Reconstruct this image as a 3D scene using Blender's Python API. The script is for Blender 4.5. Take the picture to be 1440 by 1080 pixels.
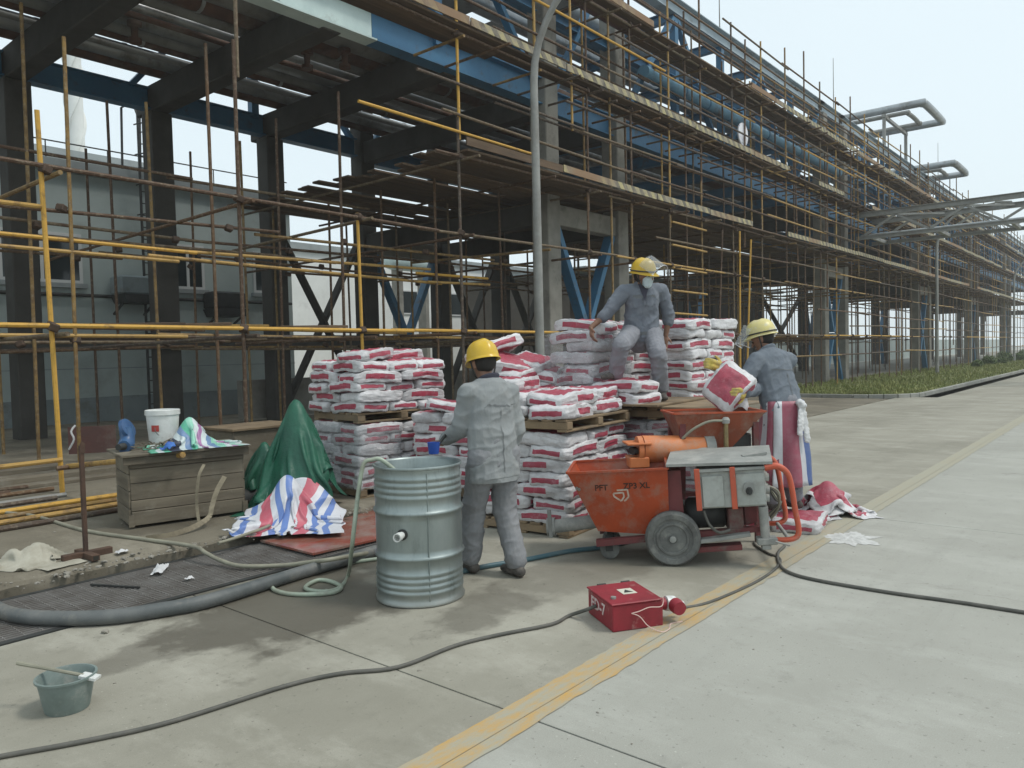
import bpy, bmesh, math, random
import numpy as np
from mathutils import Vector, Matrix, noise
random.seed(7)
S = bpy.context.scene
for o in list(bpy.data.objects): bpy.data.objects.remove(o)
COL = S.collection
R = math.radians
# ------------------------------------------------------------------ camera
CAM_H = 1.6; FPX = 1080.0
_yaw, _pit, _rol = R(40.06), R(2.17), R(1.4)
_fw = Vector((math.cos(_yaw), math.sin(_yaw), 0)); _rt = Vector((math.sin(_yaw), -math.cos(_yaw), 0)); _up = Vector((0, 0, 1))
CF = _fw*math.cos(_pit) - _up*math.sin(_pit); _U = _up*math.cos(_pit) + _fw*math.sin(_pit)
CR = _rt*math.cos(_rol) - _U*math.sin(_rol); CU = _U*math.cos(_rol) + _rt*math.sin(_rol)
cam = bpy.data.cameras.new('camera'); camo = bpy.data.objects.new('camera', cam); COL.objects.link(camo)
cam.sensor_width = 36; cam.lens = 36*FPX/1440; cam.clip_end = 3000; cam.clip_start = 0.05
camo.matrix_world = Matrix(((CR.x, CU.x, -CF.x, 0), (CR.y, CU.y, -CF.y, 0), (CR.z, CU.z, -CF.z, CAM_H), (0, 0, 0, 1)))
S.camera = camo
def at(x, y, d):            # point at depth d seen at photo pixel x, y
    return Vector((0, 0, CAM_H)) + (CF*FPX + CR*(x-720) - CU*(y-540))*(d/FPX)
def atz(x, y, z=0.0):
    v = CF*FPX + CR*(x-720) - CU*(y-540); return Vector((0, 0, CAM_H)) + v*((z-CAM_H)/v.z)
def atY(x, y, Y):
    v = CF*FPX + CR*(x-720) - CU*(y-540); return Vector((0, 0, CAM_H)) + v*(Y/v.y)
# ------------------------------------------------------------------ sky and sun (thin bright overcast)
SUN_EL, SUN_AZ = R(58), R(-62)           # azimuth measured from +X towards +Y
w = bpy.data.worlds.new('World'); S.world = w; w.use_nodes = True
nt = w.node_tree; nt.nodes.clear()
sky = nt.nodes.new('ShaderNodeTexSky'); sky.sky_type = 'NISHITA'; sky.sun_disc = False
sky.sun_elevation = SUN_EL; sky.sun_rotation = R(90) - SUN_AZ; sky.dust_density = 3.0; sky.air_density = 1.2
b1 = nt.nodes.new('ShaderNodeBackground'); b1.inputs[1].default_value = 0.10
b2 = nt.nodes.new('ShaderNodeBackground'); b2.inputs[0].default_value = (0.80, 0.915, 0.965, 1); b2.inputs[1].default_value = 0.93
tcw = nt.nodes.new('ShaderNodeTexCoord'); cn = nt.nodes.new('ShaderNodeTexNoise'); cn.inputs['Scale'].default_value = 2.2; cn.inputs['Detail'].default_value = 5; nt.links.new(tcw.outputs['Generated'], cn.inputs['Vector'])
cm = nt.nodes.new('ShaderNodeMix'); cm.data_type = 'RGBA'; nt.links.new(cn.outputs['Fac'], cm.inputs[0]); cm.inputs[6].default_value = (0.77, 0.885, 0.94, 1); cm.inputs[7].default_value = (0.83, 0.945, 0.99, 1); nt.links.new(cm.outputs[2], b2.inputs[0])
mx = nt.nodes.new('ShaderNodeMixShader'); mx.inputs[0].default_value = 0.88
wo = nt.nodes.new('ShaderNodeOutputWorld')
nt.links.new(sky.outputs[0], b1.inputs[0]); nt.links.new(b1.outputs[0], mx.inputs[1]); nt.links.new(b2.outputs[0], mx.inputs[2]); nt.links.new(mx.outputs[0], wo.inputs[0])
sun = bpy.data.lights.new('sun', 'SUN'); sun.energy = 1.5; sun.angle = R(12); sun.color = (1, 0.96, 0.9)
suno = bpy.data.objects.new('sun', sun); COL.objects.link(suno)
sd = Vector((math.cos(SUN_EL)*math.cos(SUN_AZ), math.cos(SUN_EL)*math.sin(SUN_AZ), math.sin(SUN_EL)))
suno.rotation_euler = sd.to_track_quat('Z', 'Y').to_euler()
S.view_settings.view_transform = 'Standard'; S.view_settings.look = 'None'; S.view_settings.exposure = 0.25; S.view_settings.gamma = 1.0
S.render.engine = 'CYCLES'; S.cycles.max_bounces = 8; S.cycles.transparent_max_bounces = 24; S.cycles.volume_bounces = 1

# ------------------------------------------------------------------ helpers
def V(*a): return Vector(a)
class MB:
    def __init__(s): s.v = []; s.f = []; s.m = []
    def add(s, vs, fs, mi=0):
        o = len(s.v); s.v += [Vector(p) for p in vs]; s.f += [tuple(i+o for i in f) for f in fs]; s.m += [mi]*len(fs); return s
    def box(s, x0, x1, y0, y1, z0, z1, mi=0, M=None):
        vs = [V(x, y, z) for z in (z0, z1) for y in (y0, y1) for x in (x0, x1)]
        if M is not None: vs = [M @ p for p in vs]
        return s.add(vs, [(0, 2, 3, 1), (4, 5, 7, 6), (0, 1, 5, 4), (2, 6, 7, 3), (0, 4, 6, 2), (1, 3, 7, 5)], mi)
    def cbox(s, x0, x1, y0, y1, z0, z1, c=0.01, mi=0, M=None):      # box with chamfered edges
        bm = bmesh.new(); bmesh.ops.create_cube(bm, size=1)
        for v in bm.verts: v.co = V((x0+x1)/2+v.co.x*(x1-x0), (y0+y1)/2+v.co.y*(y1-y0), (z0+z1)/2+v.co.z*(z1-z0))
        bmesh.ops.bevel(bm, geom=list(bm.edges), offset=c, segments=1, affect='EDGES', profile=0.5)
        bm.verts.index_update(); vs = [v.co.copy() for v in bm.verts]
        if M is not None: vs = [M @ p for p in vs]
        s.add(vs, [tuple(v.index for v in f.verts) for f in bm.faces], mi); bm.free(); return s
    def bar(s, p0, p1, w, h, mi=0, up=V(0, 0, 1)):                    # rectangular bar between points
        p0, p1 = Vector(p0), Vector(p1); d = (p1-p0).normalized()
        a = d.cross(up)
        if a.length < 1e-3: a = d.cross(V(1, 0, 0))
        a.normalize(); b = a.cross(d); a = a*w/2; b = b*h/2
        vs = [p0-a-b, p0+a-b, p0+a+b, p0-a+b, p1-a-b, p1+a-b, p1+a+b, p1-a+b]
        return s.add(vs, [(0, 1, 2, 3), (7, 6, 5, 4), (0, 4, 5, 1), (1, 5, 6, 2), (2, 6, 7, 3), (3, 7, 4, 0)], mi)
    def ibeam(s, p0, p1, w, h, t=0.02, mi=0):
        p0, p1 = Vector(p0), Vector(p1); z = V(0, 0, 1)
        s.bar(p0+z*(h/2-t/2), p1+z*(h/2-t/2), w, t, mi); s.bar(p0-z*(h/2-t/2), p1-z*(h/2-t/2), w, t, mi); return s.bar(p0, p1, t, h-2*t-0.001, mi)
    def cyl(s, p0, p1, r0, r1=None, n=12, mi=0, caps=True):
        r1 = r0 if r1 is None else r1
        p0, p1 = Vector(p0), Vector(p1); d = (p1-p0).normalized(); a = d.orthogonal().normalized(); b = d.cross(a)
        vs = [p+(a*math.cos(6.28318*k/n)+b*math.sin(6.28318*k/n))*r for p, r in ((p0, r0), (p1, r1)) for k in range(n)]
        fs = [(k, (k+1) % n, n+(k+1) % n, n+k) for k in range(n)]
        if caps: fs += [tuple(range(n-1, -1, -1)), tuple(range(n, 2*n))]
        return s.add(vs, fs, mi)
    def tube(s, pts, r, n=8, mi=0, closed=False):
        pts = [Vector(p) for p in pts]; N = len(pts); rs = r if isinstance(r, (list, tuple)) else [r]*N
        vs = []; ref = None
        for i, p in enumerate(pts):
            t = (pts[min(i+1, N-1)]-pts[max(i-1, 0)]).normalized()
            if ref is None: ref = t.orthogonal().normalized()
            ref = (ref-t*ref.dot(t)); ref = ref.normalized() if ref.length > 1e-5 else t.orthogonal().normalized()
            b = t.cross(ref)
            vs += [p+(ref*math.cos(6.28318*k/n)+b*math.sin(6.28318*k/n))*rs[i] for k in range(n)]
        fs = [(i*n+k, i*n+(k+1) % n, (i+1)*n+(k+1) % n, (i+1)*n+k) for i in range(N-1) for k in range(n)]
        fs += [tuple(range(n-1, -1, -1)), tuple(range((N-1)*n, N*n))]
        return s.add(vs, fs, mi)
    def lathe(s, prof, n=32, c=V(0, 0, 0), mi=0, M=None):             # prof: (r, z)
        vs = [V(r*math.cos(6.28318*k/n), r*math.sin(6.28318*k/n), z) for r, z in prof for k in range(n)]
        vs = [(M @ p if M is not None else p)+c for p in vs]
        return s.add(vs, [(i*n+k, i*n+(k+1) % n, (i+1)*n+(k+1) % n, (i+1)*n+k) for i in range(len(prof)-1) for k in range(n)], mi)
    def prism(s, poly, y0, y1, mi=0, M=None):                          # poly in (x, z), extruded along y
        n = len(poly); vs = [V(x, y, z) for y in (y0, y1) for x, z in poly]
        if M is not None: vs = [M @ p for p in vs]
        return s.add(vs, [tuple(range(n)), tuple(range(2*n-1, n-1, -1))]+[(k, n+k, n+(k+1) % n, (k+1) % n) for k in range(n)], mi)
    def grid(s, fn, nu, nv, mi=0):
        vs = [fn(i/nu, j/nv) for j in range(nv+1) for i in range(nu+1)]
        return s.add(vs, [(j*(nu+1)+i, j*(nu+1)+i+1, (j+1)*(nu+1)+i+1, (j+1)*(nu+1)+i) for j in range(nv) for i in range(nu)], mi)
    def mesh(s, name, mats, smooth=False):
        me = bpy.data.meshes.new(name); me.from_pydata(s.v, [], s.f)
        for m in (mats if isinstance(mats, (list, tuple)) else [mats]): me.materials.append(m)
        if any(s.m): me.polygons.foreach_set('material_index', s.m)
        if smooth: 
            me.polygons.foreach_set('use_smooth', [True]*len(s.f))
            if smooth != 'all': me.set_sharp_from_angle(angle=R(smooth if smooth is not True else 40))
        me.update(); return me
def link(name, me, root=None, loc=None, rot=None, scale=None):
    o = bpy.data.objects.new(name, me); COL.objects.link(o)
    if root is not None: o.parent = root
    if loc is not None: o.location = loc
    if rot is not None: o.rotation_euler = rot
    if scale is not None: o.scale = scale
    return o
def rootmat(o):
    M = Matrix.Identity(4)
    while o is not None: M = o.matrix_basis @ M; o = o.parent
    return M
def part(mb, name, mats, root=None, world=True, smooth=False):
    if root is not None and world:
        I = rootmat(root).inverted(); mb.v = [I @ p for p in mb.v]
    return link(name, mb.mesh(name, mats, smooth), root)
def tag(o, label=None, cat=None, group=None, kind=None):
    if label: o['label'] = label
    if cat: o['category'] = cat
    if group: o['group'] = group
    if kind: o['kind'] = kind
    return o
def thing(name, label, cat, loc=(0, 0, 0), rz=0.0, group=None):
    o = bpy.data.objects.new(name, None); COL.objects.link(o); o.location = loc; o.rotation_euler = (0, 0, rz); o.empty_display_size = 0.1
    return tag(o, label, cat, group)
def copy_tree(o, parent=None):
    c = o.copy(); COL.objects.link(c)
    if parent is not None: c.parent = parent
    for ch in list(o.children): copy_tree(ch, c)
    return c
def smoothpath(pts, k=6):                     # Catmull-Rom
    pts = [Vector(p) for p in pts]; out = []
    for i in range(len(pts)-1):
        a, b, c, d = pts[max(i-1, 0)], pts[i], pts[i+1], pts[min(i+2, len(pts)-1)]
        for j in range(k):
            t = j/k; out.append(0.5*((2*b)+(c-a)*t+(2*a-5*b+4*c-d)*t*t+(3*b-a-3*c+d)*t**3))
    return out+[pts[-1]]
def rotz(a): return Matrix.Rotation(a, 4, 'Z')

# ------------------------------------------------------------------ materials
class NT:
    def __init__(s, name):
        s.m = bpy.data.materials.new(name); s.m.use_nodes = True; s.t = s.m.node_tree; s.b = s.t.nodes['Principled BSDF']
    def n(s, typ, **k):
        o = s.t.nodes.new('ShaderNode'+typ)
        for a, b in k.items():
            if a.startswith('i_'): o.inputs[a[2:].replace('_', ' ')].default_value = b
            else: setattr(o, a, b)
        return o
    def l(s, a, b): s.t.links.new(a, b)
    def pos(s): return s.n('NewGeometry').outputs['Position']
    def obj(s): return s.n('TexCoord').outputs['Object']
    def noise(s, co, scale, detail=4, rough=0.6, stretch=None):
        if stretch:
            mp = s.n('Mapping'); mp.inputs['Scale'].default_value = stretch; s.l(co, mp.inputs[0]); co = mp.outputs[0]
        o = s.n('TexNoise'); o.inputs['Scale'].default_value = scale; o.inputs['Detail'].default_value = detail; o.inputs['Roughness'].default_value = rough; s.l(co, o.inputs['Vector']); return o.outputs['Fac']
    def ramp(s, fac, a, b):            # linear step a..b
        o = s.n('MapRange'); o.inputs[1].default_value = a; o.inputs[2].default_value = b; s.l(fac, o.inputs[0]); return o.outputs[0]
    def mix(s, fac, c1, c2, blend='MIX'):
        o = s.n('Mix', data_type='RGBA', blend_type=blend)
        for soc, v in ((o.inputs[0], fac), (o.inputs[6], c1), (o.inputs[7], c2)):
            if isinstance(v, (int, float)): soc.default_value = v
            elif isinstance(v, (tuple, list)): soc.default_value = tuple(v)+((1,) if len(v) == 3 else ())
            else: s.l(v, soc)
        return o.outputs[2]
    def math(s, op, a, b=None):
        o = s.n('Math', operation=op)
        for soc, v in ((o.inputs[0], a), (o.inputs[1], b)):
            if v is None: continue
            if isinstance(v, (int, float)): soc.default_value = v
            else: s.l(v, soc)
        return o.outputs[0]
    def bump(s, h, strength=0.3, dist=0.01):
        o = s.n('Bump'); o.inputs['Strength'].default_value = strength; o.inputs['Distance'].default_value = dist; s.l(h, o.inputs['Height']); s.l(o.outputs[0], s.b.inputs['Normal'])
    def setc(s, c):
        if isinstance(c, (tuple, list)): s.b.inputs['Base Color'].default_value = tuple(c)+(1,)
        else: s.l(c, s.b.inputs['Base Color'])
    def setr(s, r, metal=0.0, spec=0.5):
        if isinstance(r, (int, float)): s.b.inputs['Roughness'].default_value = r
        else: s.l(r, s.b.inputs['Roughness'])
        s.b.inputs['Metallic'].default_value = metal; s.b.inputs['Specular IOR Level'].default_value = spec
def M_simple(name, c, c2=None, scale=4, rough=0.6, metal=0.0, bump=0.0, bscale=60, objco=False, lo=0.4, hi=0.65, dirt=None, dscale=1.3, dlo=0.52, dhi=0.7, rnd=0.0, stretch=None, spec=0.4):
    k = NT(name); co = k.obj() if objco else k.pos()
    col = tuple(c)
    if c2 is not None: col = k.mix(k.ramp(k.noise(co, scale, 6, 0.65, stretch), lo, hi), c, c2)
    if dirt is not None: col = k.mix(k.ramp(k.noise(co, dscale, 7, 0.7), dlo, dhi), col, dirt)
    if rnd:
        rr = k.n('ObjectInfo').outputs['Random']; hv = k.n('HueSaturation'); k.l(k.math('ADD', k.math('MULTIPLY', rr, rnd), 1-rnd/2), hv.inputs['Value'])
        if isinstance(col, tuple): hv.inputs['Color'].default_value = col+(1,)
        else: k.l(col, hv.inputs['Color'])
        col = hv.outputs[0]
    k.setc(col); k.setr(rough, metal, spec)
    if bump: k.bump(k.noise(co, bscale, 5, 0.6), bump, 0.01)
    return k.m
def concrete(name, base, dark, light, wet=None):
    k = NT(name); p = k.pos()
    c = k.mix(k.ramp(k.noise(p, 0.55, 8, 0.62), 0.36, 0.66), dark, base)
    c = k.mix(k.ramp(k.noise(p, 1.9, 7, 0.7, (1, 0.45, 1)), 0.5, 0.74), c, light)
    c = k.mix(k.math('MULTIPLY', k.ramp(k.noise(p, 4.5, 8, 0.75), 0.56, 0.72), 0.42), c, tuple(x*0.62 for x in dark))
    g = k.noise(p, 160, 3, 0.7)
    c = k.mix(k.math('MULTIPLY', k.ramp(g, 0.35, 0.75), 0.35), c, tuple(x*0.6 for x in dark))
    c = k.mix(k.math('MULTIPLY', k.ramp(k.noise(p, 38, 2, 0.5), 0.66, 0.72), 0.5), c, tuple(x*0.5 for x in dark))
    c = k.mix(k.math('MULTIPLY', k.ramp(k.noise(p, 1.1, 6, 0.7, (0.22, 2.2, 1)), 0.52, 0.72), 0.25), c, tuple(x*0.7 for x in dark))
    vo = k.n('TexVoronoi', feature='DISTANCE_TO_EDGE'); vo.inputs['Scale'].default_value = 0.42; wv = k.n('VectorMath', operation='ADD'); nz = k.n('TexNoise'); nz.inputs['Scale'].default_value = 2.2; nz.inputs['Detail'].default_value = 8; k.l(p, nz.inputs['Vector'])
    sc_ = k.n('VectorMath', operation='SCALE'); sc_.inputs['Scale'].default_value = 0.9; k.l(nz.outputs['Color'], sc_.inputs[0]); k.l(p, wv.inputs[0]); k.l(sc_.outputs[0], wv.inputs[1]); k.l(wv.outputs[0], vo.inputs['Vector'])
    crk = k.math('MULTIPLY', k.math('MULTIPLY', k.ramp(vo.outputs['Distance'], 0.0035, 0.0008), k.ramp(k.noise(p, 0.6, 3), 0.52, 0.62)), 0.65)
    c = k.mix(crk, c, tuple(x*0.35 for x in dark))
    spl = k.math('MULTIPLY', k.ramp(k.noise(p, 55, 3, 0.6), 0.665, 0.70), k.ramp(k.noise(p, 0.9, 5, 0.7), 0.48, 0.62)); c = k.mix(k.math('MULTIPLY', spl, 0.6), c, tuple(min(1, x*1.35) for x in light))
    rg = 0.82
    if wet:
        tot = None
        warp = k.noise(p, 1.6, 6, 0.65)
        for (x, y, rx, ry, amt) in wet:
            sx = k.n('SeparateXYZ'); k.l(p, sx.inputs[0])
            dx = k.math('DIVIDE', k.math('SUBTRACT', sx.outputs[0], x), rx); dy = k.math('DIVIDE', k.math('SUBTRACT', sx.outputs[1], y), ry)
            d = k.math('SQRT', k.math('ADD', k.math('MULTIPLY', dx, dx), k.math('MULTIPLY', dy, dy)))
            d = k.math('ADD', d, k.math('MULTIPLY', k.math('SUBTRACT', warp, 0.5), 2.6))
            f = k.math('MULTIPLY', k.ramp(d, 1.05, 0.72), amt)
            tot = f if tot is None else k.math('MAXIMUM', tot, f)
        c = k.mix(tot, c, (0.07, 0.06, 0.044))
        rr = k.n('MapRange'); rr.inputs[3].default_value = 0.82; rr.inputs[4].default_value = 0.36; k.l(tot, rr.inputs[0]); rg = rr.outputs[0]
    k.setc(c); k.setr(rg, 0, 0.35)
    k.bump(k.math('ADD', k.noise(p, 90, 4, 0.7), k.math('MULTIPLY', k.noise(p, 6, 4), 1.5)), 0.22, 0.01)
    return k.m
m_yard = concrete('yard_concrete', (0.37, 0.352, 0.292), (0.262, 0.248, 0.20), (0.435, 0.416, 0.352),
                  wet=[(2.95, 4.4, 1.15, 0.85, 0.74), (2.0, 4.3, 0.6, 0.22, 0.45), (3.5, 3.25, 0.5, 0.3, 0.5), (3.9, 4.9, 1.0, 0.3, 0.8), (4.6, 3.2, 0.8, 0.4, 0.35)])
m_road = concrete('road_concrete', (0.40, 0.397, 0.352), (0.335, 0.33, 0.29), (0.45, 0.447, 0.402))
m_slab = concrete('dirty_slab', (0.225, 0.20, 0.15), (0.12, 0.105, 0.077), (0.31, 0.28, 0.22), wet=[(3.3, 7.0, 0.5, 0.5, 0.5), (2.9, 8.6, 0.9, 0.5, 0.6)])
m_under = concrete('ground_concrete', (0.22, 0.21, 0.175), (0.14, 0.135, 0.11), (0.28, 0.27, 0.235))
m_joint = M_simple('joint_dirt', (0.035, 0.032, 0.026), rough=0.95)
m_earth = M_simple('far_ground', (0.20, 0.20, 0.17), (0.27, 0.27, 0.24), 0.05, 0.9)
def paint(name, col, conc):
    k = NT(name); p = k.pos()
    f = k.ramp(k.noise(p, 9, 8, 0.78, (0.5, 1.6, 1)), 0.37, 0.58)
    f2 = k.ramp(k.noise(p, 1.3, 4, 0.6), 0.35, 0.75)
    c = k.mix(k.math('MULTIPLY', k.math('ADD', f, k.math('MULTIPLY', f2, 0.7)), 0.78), col, conc)
    sx = k.n('SeparateXYZ'); k.l(p, sx.inputs[0]); du = k.math('MULTIPLY', k.ramp(k.math('ADD', sx.outputs[0], k.math('MULTIPLY', k.noise(p, 1.5, 6, 0.7), 3.0)), 5.0, 8.6), 0.9); c = k.mix(du, c, conc)
    k.setc(c); k.setr(0.75, 0, 0.3); k.bump(k.noise(p, 90, 4, 0.7), 0.2, 0.01); return k.m
m_yel = paint('worn_yellow_line', (0.52, 0.30, 0.07), (0.35, 0.335, 0.265))

# ---- setting: ground, road slabs
g = MB().box(-300, 600, -300, 600, -0.75, -0.5); tag(part(g, 'ground', m_earth), kind='structure')
road = tag(part(MB().box(-14, 260, -30, 5.08, -0.3, -0.02), 'road', m_joint), kind='structure')
xs = [2.57+5.0*k for k in range(-3, 14)]
slabmesh = {}
def slab(x0, x1, y0, y1, m):
    key = (round(x1-x0, 2), round(y1-y0, 2), m.name)
    if key not in slabmesh: slabmesh[key] = MB().cbox(0.005, x1-x0-0.005, 0.0025, y1-y0-0.0025, -0.018, 0, 0.002).mesh('slab', m)
    link('slab', slabmesh[key], road, (x0, y0, 0))
ys = [-15.1, -10.8, -6.5, -2.2, 2.13]
for i in range(len(xs)-1):
    slab(xs[i], xs[i+1], 2.13, 5.08, m_yard)
    for j in range(4): slab(xs[i], xs[i+1], ys[j], ys[j+1], m_road)
slab(xs[-1], 255, -15.1, 2.13, m_road); slab(xs[-1], 255, 2.13, 5.08, m_road)
slab(-13.9, 255, -29.5, -15.1, m_road)
# yellow line, split by the joint that runs along it
for n_, (ya, yb) in enumerate(((2.055, 2.1285), (2.1315, 2.255))):
    mb = MB()
    def edge(x, e): return 0.010*noise.noise(V(x*2.3, e*7, n_))+0.010*noise.noise(V(x*9, e*7, n_+4))+0.007*noise.noise(V(x*31, e*3, n_+9))
    N_ = 1100
    for i in range(N_):
        x0 = -1+i*0.055; x1 = x0+0.055; a0, a1 = ((ya+edge(x0, 1), ya+edge(x1, 1)) if n_ == 0 else (ya, ya)); c0, c1 = ((yb+edge(x0, 2), yb+edge(x1, 2)) if n_ else (yb, yb))
        mb.add([V(x0, a0, 0.004), V(x1, a1, 0.004), V(x1, c1, 0.004), V(x0, c0, 0.004)], [(0, 1, 2, 3)])
    tag(part(mb, 'yellow_line', m_yel), kind='structure')
# drain trench and raised dirty slab behind it
tag(part(MB().box(-14, 26, 5.085, 6.14, -0.42, -0.36), 'drain_bed', m_joint), kind='structure')
mb = MB()
NX, NY = 300, 6
def sl(u, v):
    x = -14+u*39.0; e = 0.05*noise.noise(V(x*1.3, 0, 0))+0.035*noise.noise(V(x*5, 3, 0))+0.012*noise.noise(V(x*17, 5, 0))
    y = [6.20+e, 6.17+e, 6.19+e*1.3, 6.27+e*2.2, 6.6, 9, 22.4][round(v*6)]
    q = 1.0 if x < 8.6 else max(0.0, 1-(x-8.6)/1.5)
    z = [-0.4, 0.045+0.02*noise.noise(V(x*9, 1, 0)), 0.075+0.03*noise.noise(V(x*6, 2, 0)), 0.098, 0.1, 0.1, 0.1][round(v*6)]
    if z > -0.3: z = z*q+0.002
    return V(x, y, z)
mb.grid(sl, NX, NY); tag(part(mb, 'pavement', m_slab, smooth=30), kind='structure')
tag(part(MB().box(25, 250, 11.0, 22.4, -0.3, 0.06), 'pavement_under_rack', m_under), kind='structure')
tag(part(MB().box(-14, 250, 22.4, 60, -0.3, 0.02), 'rear_yard', m_road), kind='structure')
tag(part(MB().cbox(5.35, 26, 5.085, 6.13, -0.2, 0.001, 0.004).cbox(-14, 0.72, 5.085, 6.13, -0.2, 0.001, 0.004), 'drain_cover', m_yard), kind='structure')
# fill between slab row and verge: yard apron to the right (X 9..25, Y 5.08..)
# ---- grass verge with kerb
m_kerb = M_simple('kerb_stone', (0.30, 0.30, 0.27), (0.22, 0.22, 0.19), 2.5, 0.85, bump=0.3, rnd=0.25)
m_soil = M_simple('verge_soil', (0.13, 0.155, 0.05), (0.2, 0.2, 0.09), 1.3, 0.95)
kp = [V(25.0, 11.0, 0), V(25.0, 7.2, 0)]+[V(26.6-1.6*math.cos(a), 7.2-1.6*math.sin(a), 0) for a in [R(15*i) for i in range(1, 7)]]+[V(27.6+i*1.0, 5.6, 0) for i in range(0, 90)]
verge = tag(part(MB().add([V(p.x, p.y, 0.07) for p in kp]+[V(117, 11.0, 0.07)], [tuple(range(len(kp)+1))]), 'grass_verge', m_soil), kind='structure')
kb = MB().cbox(0, 1, -0.06, 0.06, -0.02, 0.12, 0.015).mesh('kerb', m_kerb)
for a, b in zip(kp[:-1], kp[1:]):
    L = (b-a).length; n_ = max(1, round(L)); an = math.atan2(b.y-a.y, b.x-a.x)
    for i in range(n_):
        q = a+(b-a)*(i/n_); link('kerb', kb, verge, q, (0, 0, an), (L/n_-0.012, 1, 1))
k = NT('grass'); rr = k.noise(k.pos(), 0.7, 5); c = k.mix(k.ramp(rr, 0.35, 0.65), (0.12, 0.17, 0.035), (0.23, 0.25, 0.075)); k.setc(k.mix(k.ramp(k.noise(k.pos(), 14, 2), 0.4, 0.8), c, (0.30, 0.27, 0.12))); k.setr(0.8); m_grass = k.m
mb = MB(); rnd = random.Random(3)
for i in range(30000):
    x = 25.2+90*rnd.random()**2.2; y = 5.8+5.6*rnd.random()
    if x < 26.6 and y < 7.2 and (x-26.6)**2+(y-7.2)**2 > 2.2: continue
    h_ = (0.05+0.13*rnd.random()**2)*(0.6+0.9*max(0, noise.noise(V(x*0.5, y*0.7, 2))+0.4)); a = rnd.random()*6.28; wd = 0.012+0.012*rnd.random()+x*0.0002
    l = V(rnd.gauss(0, 0.4), rnd.gauss(0, 0.4), 1)*h_; d = V(math.cos(a), math.sin(a), 0)*wd; p = V(x, y, 0.065)
    mb.add([p-d, p+d, p+l], [(0, 1, 2)])
tag(part(mb, 'grass', m_grass), 'short green grass on the verge in front of the scaffold', 'grass', kind='stuff')
# ------------------------------------------------------------------ materials for structures
m_conc_col = M_simple('column_concrete', (0.25, 0.24, 0.21), (0.165, 0.155, 0.135), 1.5, 0.85, bump=0.25, bscale=25, dirt=(0.10, 0.095, 0.08), dscale=2.2, dlo=0.55, dhi=0.78)
m_conc_shade = M_simple('shaded_concrete', (0.068, 0.065, 0.058), (0.045, 0.042, 0.037), 1.2, 0.9, bump=0.25, bscale=25, dirt=(0.06, 0.055, 0.05))  # under-rack shade is put into this darker copy of the concrete
m_blue = M_simple('blue_steel_paint', (0.03, 0.125, 0.235), (0.045, 0.16, 0.28), 1.2, 0.5, dirt=(0.06, 0.055, 0.05), dscale=2.5, dlo=0.55, dhi=0.75, bump=0.05, spec=0.5)
m_pale = M_simple('pale_steel_paint', (0.52, 0.62, 0.60), (0.42, 0.52, 0.51), 1.5, 0.45, dirt=(0.25, 0.25, 0.22), dlo=0.6, dhi=0.8)
m_topsteel = M_simple('grey_steel_paint', (0.33, 0.40, 0.44), (0.24, 0.30, 0.34), 1.2, 0.5, dirt=(0.14, 0.14, 0.13))
m_galv = M_simple('galvanised_steel', (0.30, 0.30, 0.28), (0.23, 0.23, 0.215), 3, 0.55, 0.2, dirt=(0.2, 0.19, 0.17))
k = NT('scaffold_tube'); p = k.pos(); r_ = k.n('ObjectInfo').outputs['Random']
cr = k.n('ValToRGB'); e = cr.color_ramp.elements; cr.color_ramp.interpolation = 'CONSTANT'
e[0].color = (0.085, 0.05, 0.03, 1); e[1].position = 0.28; e[1].color = (0.14, 0.08, 0.04, 1)
for ps, cc in ((0.5, (0.15, 0.115, 0.07, 1)), (0.7, (0.26, 0.17, 0.062, 1)), (0.82, (0.085, 0.068, 0.055, 1)), (0.94, (0.29, 0.18, 0.055, 1))):
    q = e.new(ps); q.color = cc
k.l(r_, cr.inputs[0])
c = k.mix(k.ramp(k.noise(p, 5, 7, 0.75), 0.42, 0.68), cr.outputs[0], (0.085, 0.048, 0.03)); c = k.mix(k.math('MULTIPLY', k.ramp(k.noise(p, 17, 5, 0.7), 0.5, 0.7), 0.55), c, (0.32, 0.27, 0.19))
k.setc(c); k.setr(0.68, 0.15, 0.4); k.bump(k.noise(p, 70, 4), 0.25, 0.004); m_tube = k.m
def tubemat(name, a, wear=0.55):
    k = NT(name); p = k.pos(); c = k.mix(k.ramp(k.noise(p, 4.5, 8, 0.78), wear, wear+0.16), a, (0.13, 0.075, 0.04)); c = k.mix(k.math('MULTIPLY', k.ramp(k.noise(p, 22, 5, 0.7), 0.5, 0.72), 0.4), c, tuple(x*0.5 for x in a)); k.setc(c); k.setr(0.55, 0.0, 0.4); k.bump(k.noise(p, 70, 4), 0.15, 0.004); return k.m
m_tyel = tubemat('yellow_tube', (0.56, 0.32, 0.055)); m_toch = tubemat('ochre_tube', (0.42, 0.26, 0.075), 0.5)
m_coup = M_simple('coupler_steel', (0.10, 0.065, 0.045), (0.055, 0.04, 0.03), 12, 0.7, 0.3)
k = NT('scaffold_plank'); p = k.pos(); rr = k.n('ObjectInfo').outputs['Random']
c = k.mix(k.ramp(k.noise(p, 3, 8, 0.7, (0.35, 5, 5)), 0.35, 0.7), (0.115, 0.074, 0.042), (0.052, 0.034, 0.022)); hv = k.n('HueSaturation'); k.l(k.math('ADD', k.math('MULTIPLY', rr, 0.8), 0.6), hv.inputs['Value']); k.l(c, hv.inputs['Color']); k.setc(hv.outputs[0]); k.setr(0.85); k.bump(k.noise(p, 10, 5, 0.7, (0.3, 6, 6)), 0.3, 0.006); m_plank = k.m
k = NT('striped_toe_board'); p = k.pos(); sx = k.n('SeparateXYZ'); k.l(p, sx.inputs[0])
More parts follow.
